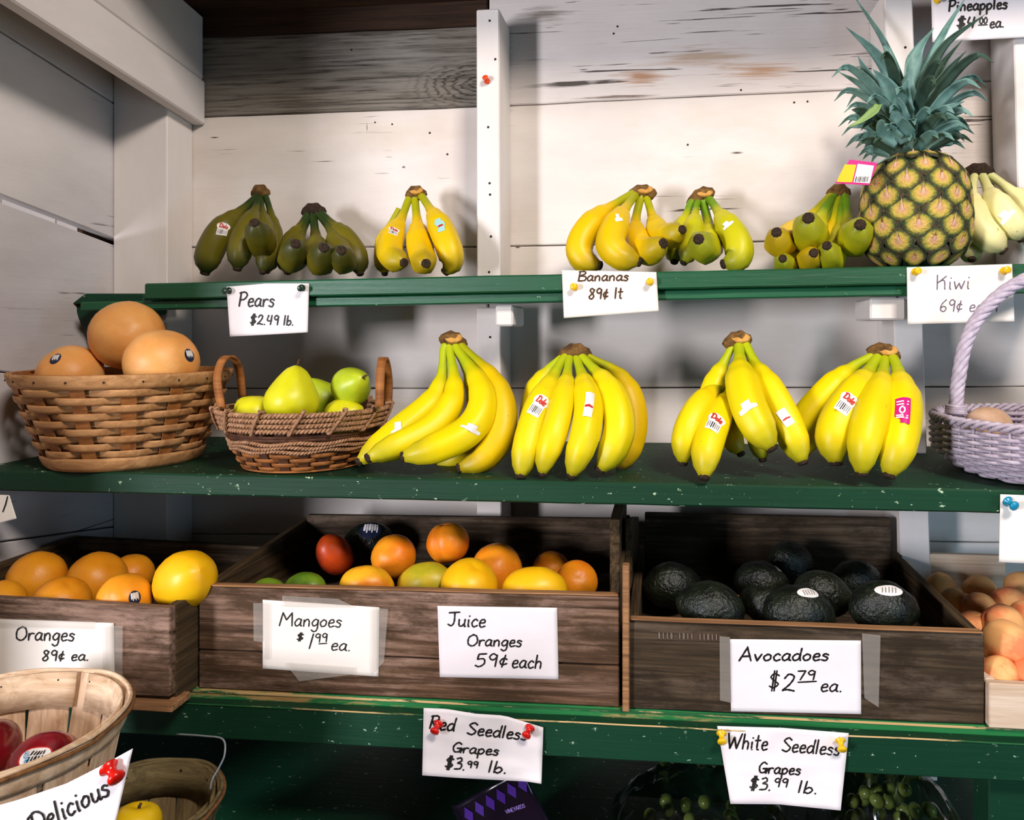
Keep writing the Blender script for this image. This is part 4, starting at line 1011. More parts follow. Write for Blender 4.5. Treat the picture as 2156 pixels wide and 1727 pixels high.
big = [  # pixel path, depth at base, depth at tip, width in pixels
    ([(1905, 250), (1896, 180), (1862, 90), (1798, -8)], 1.325, 1.35, 27, M_leaf), ([(1900, 250), (1880, 170), (1840, 110), (1781, 57)], 1.32, 1.31, 30, M_leaf),
    ([(1915, 250), (1918, 170), (1930, 110), (1966, 58)], 1.325, 1.33, 36, M_leaf), ([(1925, 250), (1945, 160), (1985, 72), (2036, -10)], 1.33, 1.345, 24, M_leaf),
    ([(1930, 250), (1945, 180), (1990, 95), (2075, 30)], 1.32, 1.28, 24, M_leafd), ([(1930, 250), (1955, 190), (1988, 130), (2026, 84)], 1.33, 1.33, 22, M_leafd),
    ([(1930, 255), (1960, 200), (1995, 150), (2035, 107)], 1.32, 1.31, 24, M_leafd), ([(1930, 260), (1960, 215), (1990, 175), (2020, 142)], 1.32, 1.30, 26, M_leaf),
    ([(1930, 265), (1965, 225), (1995, 195), (2025, 180)], 1.33, 1.33, 22, M_leaf), ([(1895, 255), (1862, 205), (1828, 160), (1806, 118)], 1.32, 1.30, 30, M_leaf),
    ([(1890, 260), (1858, 215), (1815, 180), (1766, 152)], 1.33, 1.32, 26, M_leaf), ([(1890, 265), (1858, 235), (1825, 208), (1781, 192)], 1.335, 1.34, 24, M_leaf),
    ([(1902, 270), (1892, 230), (1868, 180), (1838, 146)], 1.30, 1.265, 40, M_leaf), ([(1912, 265), (1908, 220), (1910, 180), (1922, 140)], 1.30, 1.275, 42, M_leaf),
    ([(1910, 270), (1900, 235), (1903, 200), (1912, 165)], 1.295, 1.255, 40, M_leaf), ([(1908, 275), (1895, 250), (1894, 225), (1892, 205)], 1.285, 1.25, 34, M_leaf),
    ([(1930, 280), (1955, 255), (1985, 232), (2032, 213)], 1.31, 1.27, 24, M_leaf), ([(1930, 290), (1955, 262), (1990, 245), (2018, 250)], 1.30, 1.25, 26, M_leaf),
    ([(1850, 218), (1840, 232), (1815, 252), (1786, 268)], 1.27, 1.25, 17, M_leafl), ([(1890, 290), (1850, 262), (1815, 235), (1793, 231)], 1.30, 1.28, 28, M_leafd),
    ([(1912, 300), (1905, 280), (1903, 262), (1900, 248)], 1.28, 1.25, 34, M_leaf), ([(1895, 300), (1870, 282), (1858, 262), (1862, 255)], 1.28, 1.25, 34, M_leaf)]
mb = MB(); lathe(mb, [(.026, 0), (.030, .02), (.026, .05), (.012, .085)], 14, Matrix.Translation(Vector((P(1912, 330, YPI).x, YPI, P(1912, 335, YPI).z))))
build(mb, 'crown_core', M_leafd, pin)
for pxs, Ya, Yb, w, mt in big:
    n = len(pxs); leaf([P(u, v, lerp(Ya, Yb, i/(n-1))-.063) for i, (u, v) in enumerate(pxs)], w*px_m*1.3, mt)
rnd = random.Random(3)
for ring, (v0, L, cnt, lift) in enumerate(((330, .055, 13, .10), (316, .062, 13, .30), (300, .066, 12, .45), (282, .072, 11, .7), (262, .085, 9, 1.0))):
    c0 = P(1912, v0, YPI)
    for i in range(cnt):
        a = 2*pi*(i+.5*(ring % 2))/cnt+rnd.uniform(-.12, .12); d = Vector((cos(a), sin(a), 0)); Lq = L*rnd.uniform(1.0, 1.35)
        pts = [c0+d*.016, c0+d*(.016+Lq*.45)+Vector((0, 0, Lq*(.22+lift*.30))), c0+d*(.016+Lq*.82)+Vector((0, 0, Lq*(.26+lift*.48))), c0+d*(.016+Lq*1.05)+Vector((0, 0, Lq*(.08+lift*.5)))]
        leaf(pts, .019*rnd.uniform(.85, 1.15), M_leaf if rnd.random() < .75 else M_leafd, n=5)
# swing tag
TAGY = 1.182
def quad(name, pxs, Y, mt, parent, th=.0008):
    return slab(name, [P(u, v, Y) for u, v in pxs], (0, th, 0), mt, parent, bev=0)
tg = quad('tag', [(1789, 336), (1848, 343), (1830, 390), (1758, 386)], TAGY, M_pink, pin)
quad('tag_yellow_panel', [(1779, 346), (1803, 347), (1794, 384), (1761, 383)], TAGY-.0006, M_yprint, tg, .0005)
quad('tag_white_panel', [(1806, 345), (1840, 349), (1831, 386), (1797, 384)], TAGY-.0006, M_stick, tg, .0005)
mb = MB()
for i in range(9):
    u = 1802+i*3.1; ribbons(mb, [[Vector((u+1.6, 372, 0)), Vector((u, 377, 0)), Vector((u-1.2, 383, 0))]], (1.6, .8, 1.2)[i % 3], lambda x, y: P(x, y, TAGY-.0012))
build(mb, 'tag_barcode', M_ink, tg)
mb = MB(); tube(mb, [P(1846, 345, TAGY), P(1862, 336, 1.20), P(1885, 330, 1.23)], .0011, 6); build(mb, 'tag_loop', M_leaf, tg)

# ================================================================ baskets
M_splint = wood('tan_splint', '9c6c40', 'd6a06a', 0, 40, bmp=.3, rough=.6)
M_splint2 = wood('warm_brown_splint', '6e3e1e', 'b07038', 0, 40, bmp=.3, rough=.6)
M_rope = simple('twisted_seagrass_rope', '8a6040', 'bc906c', 120, .75, bmp=.3)
M_dksplint = simple('dark_brown_splint', '3a2012', '5e3820', 60, .7)
M_wick = simple('pale_lavender_wicker', 'b0a0b0', 'ccc0cc', 90, .6, bmp=.2)
M_bushel = wood('pale_bushel_splint', 'b48c68', 'ecccac', 2, 40, bmp=.35, rough=.75)
M_bushelh = wood('pale_bushel_hoop', 'c09a74', 'f0d4b4', 0, 40, bmp=.35, rough=.75)
M_bushbr = wood('brown_bushel_splint', '5a3a20', '8c6038', 2, 40, bmp=.35, rough=.8)
M_bushelold = wood('aged_bushel_splint', '5a4830', '8e7a54', 2, 40, bmp=.35, rough=.8)
M_bushelolh = wood('aged_bushel_hoop', '4c3e28', '80704a', 0, 40, bmp=.35, rough=.8)
M_wire = simple('grey_wire', '8a949c', rough=.3, spec=.6)

def strip(mb, path, wdir, w, th):
    """flat band along a path; wdir(i) is the direction of its width"""
    m = len(path); T = frames(path)[0]; vs, fs = [], []
    for i in range(m):
        s = wdir(i) if callable(wdir) else wdir
        s = (s-T[i]*s.dot(T[i])).normalized(); n = T[i].cross(s)
        for x, y in ((-1, -1), (1, -1), (1, 1), (-1, 1)): vs.append(path[i]+s*(x*w/2)+n*(y*th/2))
    for i in range(m-1):
        for k in range(4): k2 = (k+1) % 4; fs.append((i*4+k, (i+1)*4+k, (i+1)*4+k2, i*4+k2))
    fs += [(0, 1, 2, 3), tuple((m-1)*4+k for k in (3, 2, 1, 0))]
    mb.add(vs, fs)
def stake(C, a, rf, z0, z1, w, th, steps=6, amp=None):
    mb = MB(); path = []
    for i in range(steps+1):
        z = lerp(z0, z1, i/steps); r = rf(z)+(amp(z) if amp else 0); path.append(Vector((C.x+r*cos(a), C.y+r*sin(a), z)))
    strip(mb, path, Vector((-sin(a), cos(a), 0)), w, th); return mb
def disc_floor(C, r, z, th, mt, parent, name='basket_floor'):
    mb = MB(); lathe(mb, [(r, 0), (r, th)], 32, Matrix.Translation(Vector((C.x, C.y, z)))); return build(mb, name, mt, parent, smooth=False)
def weave(t, C, rf, z0, z1, nrow, nst, h, th, amp, mt, first=0):
    for j in range(nrow):
        z = lerp(z0, z1, (j+.5)/nrow); mb = MB()
        band(mb, C, rf, z, h, th, nst*8, lambda a, j=j: amp*math.tanh(2.2*cos(nst/2*a+pi*(j+first)))); build(mb, 'weaver', mt, t)

# big splint basket
C = P(266, 800, 1.150); zb = zM(C.x)+.0008; zt = P(266, 779, 1.150).z
rf = lambda z: .103+.052*((z-zb)/(zt-zb))**.85 if z > zb else .103
sb = thing('splint_basket', 'large woven splint basket holding three grapefruits', 'basket', (C.x, C.y, zb))
nst = 14
for i in range(nst): build(stake(C, 2*pi*i/nst, rf, zb+.002, zt-.004, .020, .0016), 'stake', M_splint2, sb, smooth=False)
weave(sb, C, rf, zb+.021, zt-.022, 9, nst, .0112, .0013, .0050, M_splint)
for z, h in ((zt-.011, .021), (zb+.0108, .0212)):
    mb = MB(); band(mb, C, lambda zz: rf(zz)+.0045, z, h, .0016, 64); build(mb, 'rim_band' if z > zb+.05 else 'base_band', M_splint, sb)
mb = MB(); band(mb, C, lambda zz: rf(zz)-.0045, zt-.011, .021, .0016, 64); build(mb, 'inner_rim_band', M_splint2, sb)
for i in range(20):
    a = 2*pi*(i+.5)/20; r = rf(zt-.01)+.006
    mb = MB(); lathe(mb, [(.0016, 0), (.0016, .001), (.0008, .0014)], 7, axisM((C.x+r*cos(a), C.y+r*sin(a), zt-.011), (cos(a), sin(a), 0))); build(mb, 'tack', M_nail, sb)
disc_floor(C, .108, zt-.075, .004, M_splint2, sb)
disc_floor(C, .101, zb+.001, .003, M_splint2, sb)
hp = catmull([P(66, 781, 1.12), P(50, 786, 1.13), P(45, 812, 1.14), P(52, 850, 1.148), P(68, 874, 1.155)], 8)
mb = MB(); strip(mb, hp, Vector((0, 1, 0)), .012, .003); build(mb, 'handle', M_splint2, sb)

# rope rimmed basket with two handles
C = P(643, 862, 1.152); zb = zM(C.x)+.0008; zt = P(643, 852, 1.152).z; H = zt-zb
rf = lambda z: .088+.038*max(0, (z-zb)/H)**.8
rb = thing('rope_basket', 'small basket of seagrass rope and splint holding pears', 'basket', (C.x, C.y, zb))
def rope_ring(r, z, sr, pitch, wob=0.0, ph=0.0, name='rope'):
    N = int(2*pi*r/pitch)*10
    for k in (0, 1):
        mb = MB(); path = []
        for i in range(N):
            a = 2*pi*i/N; tw = 2*pi*int(2*pi*r/pitch)*i/N+pi*k
            rr = r+cos(tw)*sr*.85; zz = z+sin(tw)*sr*.85+wob*sin(9*a+ph); path.append(Vector((C.x+rr*cos(a), C.y+rr*sin(a), zz)))
        tube(mb, path, sr, 6, closed=True); build(mb, name, M_rope, rb)
for j in range(4):
    z = zt-.0045-.0078*j; rope_ring(rf(z)+.0045, z, .0023, .0115)
for j in range(3):
    z = zt-.0475-.0062*j; rope_ring(rf(z)+.003, z, .0017, .0095, .0016, j*1.3)
nst = 22
for i in range(nst): build(stake(C, 2*pi*i/nst, rf, zb+.001, zt-.002, .014, .0014), 'stake', M_dksplint, rb, smooth=False)
weave(rb, C, rf, zb+.0035, zb+.030, 4, nst, .0064, .0012, .0032, M_splint2)
for z in (zt-.038, zt-.0425, zb+.0335):
    mb = MB(); band(mb, C, lambda zz: rf(zz)+.001, z, .0055, .0014, 60, lambda a: .0015*sin(7*a)); build(mb, 'weaver', M_dksplint, rb)
mb = MB(); band(mb, C, rf, zb+.002, .0036, .003, 60); build(mb, 'base_ring', M_splint2, rb)
for i in range(14):
    a0 = 2*pi*(i+.3)/14; path = []
    for q in range(9):
        s = q/8; a = a0-.16*(s-.5); z = zt+.002-.034*s; r = rf(z)+.0098+.0012*sin(pi*s); path.append(Vector((C.x+r*cos(a), C.y+r*sin(a), z)))
    path = [path[0]+Vector((-.012*cos(a0), -.012*sin(a0), -.001))]+path+[path[-1]+Vector((-.010*cos(a0), -.010*sin(a0), 0))]
    for k in (0, 1):
        mb = MB(); tube(mb, [p+Vector((0, 0, .0016*cos(i2*1.5+pi*k)))+Vector((-sin(a0), cos(a0), 0))*.0016*sin(i2*1.5+pi*k) for i2, p in enumerate(catmull(path, 4))], .0016, 6); build(mb, 'binding_cord', M_rope, rb)
disc_floor(C, .100, zb+.030, .003, M_dksplint, rb); disc_floor(C, .086, zb+.001, .003, M_dksplint, rb)
for pts in ([P(467, 862, 1.115), P(458, 800, 1.118), P(468, 760, 1.135), P(487, 752, 1.155), P(504, 778, 1.182), P(511, 836, 1.19)],
            [P(799, 856, 1.105), P(801, 790, 1.108), P(805, 757, 1.13), P(812, 762, 1.16), P(818, 800, 1.185), P(817, 850, 1.19)]):
    mb = MB(); strip(mb, catmull(pts, 8), Vector((1, 0, 0)), .0125, .004); build(mb, 'handle', M_splint2, rb)

# pale wicker basket with a hooped handle
C = P(2262, 872, 1.168); zb = zM(C.x)+.0008; zt = P(2262, 888, 1.168).z; H = zt-zb
rf = lambda z: .128+.056*min(1, max(0, (z-zb)/(H*.45)))**.6
wb = thing('wicker_basket', 'pale lavender wicker basket with a tall hooped handle', 'basket', (C.x, C.y, zb))
nst = 44
for i in range(nst):
    a = 2*pi*i/nst; mb = MB(); tube(mb, [Vector((C.x+rf(z)*cos(a), C.y+rf(z)*sin(a), z)) for z in [lerp(zb+.003, zt, q/6) for q in range(7)]], .0022, 6); build(mb, 'stake', M_wick, wb)
for j in range(15):
    z = zb+.004+(H-.012)*j/14; mb = MB(); N = nst*5; path = []
    for i in range(N):
        a = 2*pi*i/N; r = rf(z)+.0042*cos(nst/2*a+pi*j); path.append(Vector((C.x+r*cos(a), C.y+r*sin(a), z)))
    tube(mb, path, .0030, 6, closed=True); build(mb, 'weaver', M_wick, wb)
for k in range(3):
    mb = MB(); N = 160; path = []
    for i in range(N):
        a = 2*pi*i/N; tw = 26*a+2*pi*k/3; path.append(Vector((C.x+(rf(zt)+.0045*cos(tw))*cos(a), C.y+(rf(zt)+.0045*cos(tw))*sin(a), zt+.003+.0045*sin(tw))))
    tube(mb, path, .0032, 6, closed=True); build(mb, 'rim_braid', M_wick, wb)
arch = [(2012, 905), (2013, 860), (2018, 800), (2036, 715), (2080, 645), (2156, 590), (2262, 566), (2368, 590), (2444, 645), (2488, 715), (2506, 800), (2511, 905)]
ap = catmull([P(u, v, 1.168) for u, v in arch], 12); T, N_, B_ = frames(ap, up=Vector((0, 1, 0)))
for k in range(5):
    mb = MB(); path = [p+(N_[i]*cos(i*.42+2*pi*k/5)+B_[i]*sin(i*.42+2*pi*k/5))*.0058 for i, p in enumerate(ap)]
    tube(mb, path, .0046, 7); build(mb, 'handle_strand', M_wick, wb)
for q in range(4):
    p = ap[10+q]; mb = MB(); tube(mb, [p+N_[10]*cos(2*pi*i/16)*.0125+B_[10]*sin(2*pi*i/16)*.0125 for i in range(16)], .0028, 6, closed=True); build(mb, 'handle_wrap', M_wick, wb)
disc_floor(C, .158, zb+.030, .003, M_wick, wb); disc_floor(C, .126, zb+.001, .003, M_wick, wb)
fruit('kiwi', 'kiwi', 'single tan kiwi behind the rim of the wicker basket', 'kiwi', 2082, 900, 1.165, 43, M_kiwi, None, (0, 10, 40), .03, zmin=zb+.034)

# bushel baskets in front of the stand
def bushel(label, C, R, zt, H, nst, mst, mhoop, gap_a, th=.0022):
    zb = zt-H; rf = lambda z: R*(.80+.20*(z-zb)/H)-.006
    t = thing('bushel_basket', label, 'basket', (C.x, C.y, zb), 'bushel baskets of apples')
    for i in range(nst):
        a = 2*pi*(i+.37)/nst; build(stake(C, a, rf, zb+.002, zt-.002, 2*pi*R/nst*random.Random(i).uniform(.78, .89), th, 4), 'stave', mst, t, smooth=False)
    mb = MB(); band(mb, C, lambda z: rf(z)-.0035, zt-.020, .040, .0018, 60, None, gap_a+.07, gap_a+2*pi-.07); build(mb, 'inner_hoop', mhoop, t)
    mb = MB(); band(mb, C, lambda z: rf(z)+.0035, zt-.013, .026, .0020, 60); build(mb, 'outer_hoop', mhoop, t)
    mb = MB(); band(mb, C, lambda z: rf(z)+.0035, zb+.03, .016, .0020, 60); build(mb, 'lower_hoop', M_bushbr, t)
    for k, dz in ((0, .0), (1, -.004)):
        mb = MB(); tube(mb, [Vector((C.x+(rf(zt)+.004+.003*k)*cos(2*pi*i/60), C.y+(rf(zt)+.004+.003*k)*sin(2*pi*i/60), zt+dz+.0012*sin(i*.7+k))) for i in range(60)], .0024, 6, closed=True); build(mb, 'rim_withe', M_bushbr if k else mhoop, t)
    disc_floor(C, R*.79, zb+.001, .003, mst, t); disc_floor(C, R*.84, zb+H*.36, .003, mst, t)
    for da in (-.35, .0, .5, 1.1, 1.9, 2.9, 3.9):
        a = gap_a+.25+da
        for dz in (-.010, -.021):
            r = rf(zt)-.0062; mb = MB(); lathe(mb, [(.0024, 0), (.0024, .0008), (.001, .0012)], 7, axisM((C.x+r*cos(a), C.y+r*sin(a), zt+dz), (-cos(a), -sin(a), 0))); build(mb, 'staple', M_nail, t)
    return t, zb
Y1 = .75; C1 = P(-22, 1522, Y1); R1 = 287*Y1/F
bk1, zb1 = bushel('pale bushel basket of red apples at the lower left corner', C1, R1, C1.z, .135, 15, M_bushel, M_bushelh, 1.50)
zf1 = zb1+.135*.36+.0045
g = 'red apples in the bushel basket'
fruit('apple', 'apple', 'dark red apple with a white barcode sticker', 'apple', 92, 1622, .762, 74, M_apple, g, (20, 10, 0), .02, sticker=((75, 1592), 33, 'apple'), zmin=zf1)
fruit('apple', 'apple', 'dark red apple behind the stickered one, cut by the left edge', 'apple', -26, 1580, .785, 68, M_apple, g, (10, -15, 0), .02, zmin=zf1)
Y2 = .862; C2 = P(286, 1690, Y2); R2 = 181*Y2/F
bk2, zb2 = bushel('aged bushel basket with a yellow apple at the bottom', C2, R2, C2.z, .12, 15, M_bushelold, M_bushelolh, .2)
fruit('apple', 'apple', 'yellow apple in the aged bushel basket', 'apple', 286, 1738, .845, 53, M_appley, None, (-12, 4, 0), .02, stem=('z', .006, M_stem), zmin=zb2+.12*.36+.0045)
mb = MB(); tube(mb, catmull([P(372, 1546, .90), P(430, 1550, .88), P(469, 1557, .87), P(473, 1588, .86), P(462, 1615, .855), P(447, 1642, .85), P(443, 1662, .85)], 6), .0011, 6)
build(mb, 'wire_handle', M_wire, bk2)
# stands that carry the two baskets
def stand(label, x0, x1, y0, y1, z):
    t = thing('display_stand', label, 'stand', ((x0+x1)/2, (y0+y1)/2, 0))
    hexa('top', box8(x0, x1, y0, y1, z-.02, z-.0005), M_crate2, t, bev=.002)
    for xx in (x0+.02, x1-.02):
        for yy in (y0+.02, y1-.02): hexa('leg', box8(xx-.015, xx+.015, yy-.015, yy+.015, 0, z-.02), M_crate2, t, bev=.002)
stand('rough wooden stand below the red apple basket', C1.x-.14, C1.x+.10, .60, .755, zb1)
stand('rough wooden stand below the yellow apple basket', C2.x-.085, C2.x+.14, .772, .97, zb2)

# ================================================================ signs, pins, tape
M_paper = simple('white_sign_paper', 'eee4e4', 'f6eeee', 6, .7, .2)
M_card = simple('warm_white_card', 'f2e8dc', 'f8f0e6', 6, .7, .2)
M_brink = simple('brown_marker_ink', '4a2c10', rough=.6)
M_grink = simple('grey_violet_pen_ink', '6a5a70', rough=.6)
M_pinr = simple('red_plastic_pin', 'd8180c', rough=.25, spec=.6)
M_pino = simple('orange_red_plastic_pin', 'e8481c', rough=.25, spec=.6)
M_piny = simple('yellow_plastic_pin', 'f4c00c', rough=.25, spec=.6)
M_ping = simple('dark_green_plastic_pin', '1c3424', rough=.25, spec=.6)
M_pinb = simple('teal_blue_plastic_pin', '1c90b4', rough=.25, spec=.6)
M_steel = simple('steel_needle', '9a9a98', rough=.3, spec=.6)
M_mold, _nt, _b = newmat('clear_tape', .25, .5); _b.inputs['Base Color'].default_value = srgb('d4ccc0'); _b.inputs['Alpha'].default_value = .16
def poly_at(pl, s):
    x = s*(len(pl)-1); i = min(int(x), len(pl)-2); k = x-i; return (lerp(pl[i][0], pl[i+1][0], k), lerp(pl[i][1], pl[i+1][1], k))
class Sign:
    def __init__(s, label, top, bottom, Y, curl=None, mat=M_paper, crease=.0006, seed=0, name='price_sign'):
        us = [p[0] for p in top+bottom]; vs_ = [p[1] for p in top+bottom]
        s.b = (min(us), min(vs_), max(us), max(vs_)); s.Y = Y; s.curl = curl or (lambda a, b: 0); s.crease = crease; s.seed = seed
        cu, cv = (s.b[0]+s.b[2])/2, s.b[3]
        nx, ny = 22, 16; mb = MB(); vs, fs = [], []
        for side in (0, 1):
            for j in range(ny+1):
                for i in range(nx+1):
                    a, b = poly_at(top, i/nx), poly_at(bottom, i/nx); u, v = lerp(a[0], b[0], j/ny), lerp(a[1], b[1], j/ny)
                    vs.append(P(u, v, s.y(u, v)+side*.0004))
        n0 = (nx+1)*(ny+1)
        for j in range(ny):
            for i in range(nx):
                q = j*(nx+1)+i; fs.append((q, q+nx+1, q+nx+2, q+1)); fs.append((n0+q, n0+q+1, n0+q+nx+2, n0+q+nx+1))
        for i in range(nx): fs.append((i, i+1, n0+i+1, n0+i)); q = ny*(nx+1)+i; fs.append((q+1, q, n0+q, n0+q+1))
        for j in range(ny):
            q = j*(nx+1); fs.append((q+nx+1, q, n0+q, n0+q+nx+1)); q += nx; fs.append((q, q+nx+1, n0+q+nx+1, n0+q))
        mb.add(vs, fs)
        s.t = thing(name, label, 'sign', P(cu, cv, Y), 'hand-lettered price signs')
        s.o = build(mb, 'paper', mat, s.t)
    def y(s, u, v):
        a = (u-s.b[0])/(s.b[2]-s.b[0]); b = (v-s.b[1])/(s.b[3]-s.b[1])
        w = s.crease*(noise.noise(Vector((a*3+s.seed, b*3, .3)))+.5*noise.noise(Vector((a*7, b*7+s.seed, 1.3))))
        return s.Y-abs(s.curl(a, b))-abs(w)-.0002
    def text(s, txt, u0, v0, u1, v1, cap, w=3.0, ink=M_ink, slant=.1):
        mb = MB(); ribbons(mb, strokes(txt, u0, v0, u1, v1, cap, slant), w, lambda u, v: P(u, v, s.y(u, v)-.0005)); build(mb, 'lettering', ink, s.o); return s
    def line(s, pts, w=3.0, ink=M_ink, name='lettering'):
        mb = MB(); ribbons(mb, [[Vector((u, v, 0)) for u, v in pts]], w, lambda u, v: P(u, v, s.y(u, v)-.0005)); build(mb, name, ink, s.o); return s
    def tape(s, pts, dy=.0009):
        slab('tape', [P(u, v, s.Y-.0022-dy) for u, v in pts], (0, .0003, 0), M_mold, s.t, bev=0); return s
def pin(label, u, v, Y, mt, d=(-.15, -1, -.35), k=1.0):
    base = P(u, v, Y); M = axisM(base, d)
    t = thing('push_pin', label, 'push pin', base, 'push pins')
    mb = MB(); lathe(mb, [(.0010*k, 0.0), (.0058*k, .0012*k), (.0060*k, .0026*k), (.0036*k, .0040*k), (.0029*k, .0066*k), (.0034*k, .0090*k), (.0052*k, .0104*k), (.0054*k, .0124*k), (.0044*k, .0134*k), (.0018*k, .0138*k)], 16, M)
    build(mb, 'head', mt, t)
    mb = MB(); lathe(mb, [(.0003, -.004), (.0005, -.001), (.0005, .001)], 6, M); build(mb, 'needle', M_steel, t)

YS = YU-.0008
s = Sign('white paper sign reading Pears under the upper shelf edge', [(477, 604), (560, 597), (651, 597)], [(484, 709), (560, 705), (648, 700)], YS, lambda a, b: .010*b*(1-a)+.004*b*b, seed=1)
s.text('Pears', 502, 645, 576, 646, 30, 3.6).text('$2.49 lb.', 526, 683, 616, 685, 20, 3.2)
pin('dark green pin at the upper left of the pears sign', 484, 612, YS-.004, M_ping, (-.25, -1, -.1)); pin('dark green pin at the upper right of the pears sign', 636, 606, YS-.004, M_ping, (.25, -1, -.15))
s = Sign('white card reading Bananas pinned to the upper shelf', [(1183, 569), (1382, 573)], [(1187, 670), (1387, 655)], YS, lambda a, b: .006*b, M_card, seed=2)
s.text('Bananas', 1217, 592, 1322, 591, 20, 3.4, M_brink).text('89\u00a2 lt', 1239, 630, 1310, 628, 22, 3.4, M_brink)
pin('yellow pin at the left of the bananas card', 1210, 605, YS-.0035, M_piny, (-.05, -1, .05)); pin('yellow pin at the right of the bananas card', 1368, 594, YS-.0035, M_piny, (.05, -1, .05))
s = Sign('white card reading Kiwi behind the wicker handle', [(1909, 563), (2131, 556)], [(1911, 683), (2136, 677)], YS, lambda a, b: .004*b, M_card, seed=3)
s.text('Kiwi', 1970, 610, 2040, 608, 31, 2.4, M_grink).text('69\u00a2 each', 1978, 656, 2098, 656, 25, 2.4, M_grink)
pin('yellow pin at the left of the kiwi card', 1926, 573, YS-.003, M_piny, (.1, -1, .1)); pin('yellow pin at the right of the kiwi card', 2112, 571, YS-.003, M_piny, (.1, -1, .1))
s = Sign('white sign reading Pineapples at the top right corner', [(1960, -40), (2210, -55)], [(1963, 89), (2210, 76)], 1.343, lambda a, b: .012*b*b, M_paper, seed=4)
s.text('Pineapples', 1997, 24, 2120, 18, 23, 4.2).text('$4', 2014, 58, 2050, 58, 22, 4.2).text('00', 2062, 50, 2078, 49, 13, 3.0).line([(2060, 53), (2070, 52.5), (2079, 52)], 2.5).text('ea.', 2084, 59, 2112, 57, 22, 3.6)
pin('yellow pin at the top edge of the pineapples sign', 1972, 2, 1.341, M_piny, (.1, -1, .05))
s = Sign('white sign reading Oranges taped to the left crate', [(-60, 1302), (240, 1312)], [(-60, 1452), (242, 1463)], .9445, None, M_card, seed=5)
s.text('Oranges', 32, 1348, 155, 1350, 29, 3.4).text('89\u00a2 ea.', 88, 1392, 184, 1391, 22, 3.2)
s.tape([(-10, 1302), (201, 1309), (199, 1326), (-10, 1320)]).tape([(217, 1318), (258, 1318), (257, 1460), (216, 1460)])
s = Sign('white sign reading Mangoes taped to the long crate', [(553, 1263), (799, 1279)], [(553, 1408), (797, 1425)], .9995, None, M_card, seed=6)
s.text('Mangoes', 588, 1318, 717, 1321, 28, 2.8).text('$', 624, 1349, 637, 1349, 15, 2.6).text('1', 648, 1366, 655, 1366, 31, 3.0).text('99', 662, 1353, 687, 1352, 18, 2.6).line([(671, 1356), (680, 1355.5), (688, 1355)], 2.4).text('ea.', 696, 1369, 735, 1371, 26, 2.8)
s.tape([(594, 1255), (710, 1261), (754, 1281), (594, 1278)]).tape([(553, 1268), (569, 1270), (568, 1389), (553, 1388)]).tape([(780, 1279), (817, 1283), (808, 1395), (779, 1424)]).tape([(600, 1396), (748, 1406), (747, 1420), (630, 1435)]).tape([(533, 1270), (552, 1270), (552, 1352), (534, 1350)])
s = Sign('white sign reading Juice Oranges on the long crate', [(921, 1276), (1173, 1280)], [(926, 1426), (1176, 1431)], .9995, None, M_paper, seed=7)
s.text('Juice', 943, 1318, 1021, 1321, 29, 3.4).text('Oranges', 983, 1360, 1097, 1362, 24, 3.4).text('59\u00a2', 1000, 1404, 1066, 1404, 27, 3.4).text('each', 1077, 1406, 1137, 1408, 28, 3.4)
s = Sign('white sign reading Avocadoes on the dark crate front', [(1537, 1346), (1813, 1349)], [(1539, 1498), (1813, 1504)], .998, None, M_paper, seed=8)
s.text('Avocadoes', 1556, 1392, 1743, 1391, 26, 3.8).text('$', 1618, 1452, 1638, 1452, 36, 3.2).text('2', 1646, 1456, 1672, 1456, 36, 3.8).text('79', 1677, 1432, 1713, 1432, 20, 3.2).line([(1680, 1437), (1700, 1436), (1719, 1435)], 3.0).text('ea.', 1727, 1456, 1770, 1457, 28, 3.4)
s.tape([(1515, 1340), (1537, 1342), (1538, 1480), (1516, 1475)]).tape([(1815, 1334), (1854, 1338), (1850, 1490), (1820, 1470)])
YF = .9772
M_stencil = simple('faded_crate_stencil', '75645a', rough=.85)
for i in range(15):
    if i in (4, 9): continue
    u = 1388+i*8.6; mb = MB(); ribbons(mb, [[Vector((u, 1333+.03*(u-1388), 0)), Vector((u, 1338+.03*(u-1388), 0)), Vector((u, 1344+.03*(u-1388), 0))]], 2.6 if i % 3 else 4.0, lambda a_, b_: P(a_, b_, .9974)); build(mb, 'faded_stencil_mark', M_stencil, c_av)
s = Sign('torn wavy sign reading Red Seedless Grapes with red pins', [(892, 1491), (940, 1493), (995, 1502), (1000, 1503), (1062, 1507), (1144, 1532)], [(889, 1633), (960, 1638), (1030, 1642), (1110, 1646), (1140, 1651)], YF, lambda a, b: .008*b*b+.004*b*(1-a), seed=9, crease=.003)
s.text('Red', 903, 1534, 955, 1540, 28, 3.8).text('Seedless', 983, 1546, 1108, 1559, 25, 3.8).text('Grapes', 951, 1584, 1048, 1591, 21, 3.6).text('$3.', 936, 1618, 976, 1622, 25, 3.8).text('99', 982, 1617, 1004, 1618, 14, 3.2).text('lb.', 1026, 1626, 1063, 1629, 24, 3.8)
pin('red pin over the word on the left of the torn grapes sign', 925, 1521, YF-.004, M_pinr, (-.25, -1, -.55), 1.15); pin('red pin at the right of the torn grapes sign', 1117, 1530, YF-.004, M_pinr, (-.3, -1, -.5), 1.15)
s = Sign('curled sign reading White Seedless Grapes with yellow pins', [(1510, 1529), (1650, 1533), (1787, 1544)], [(1538, 1693), (1640, 1694), (1770, 1707)], YF, lambda a, b: .012*b*b+.004*sin(pi*a)*b, seed=10, crease=.003)
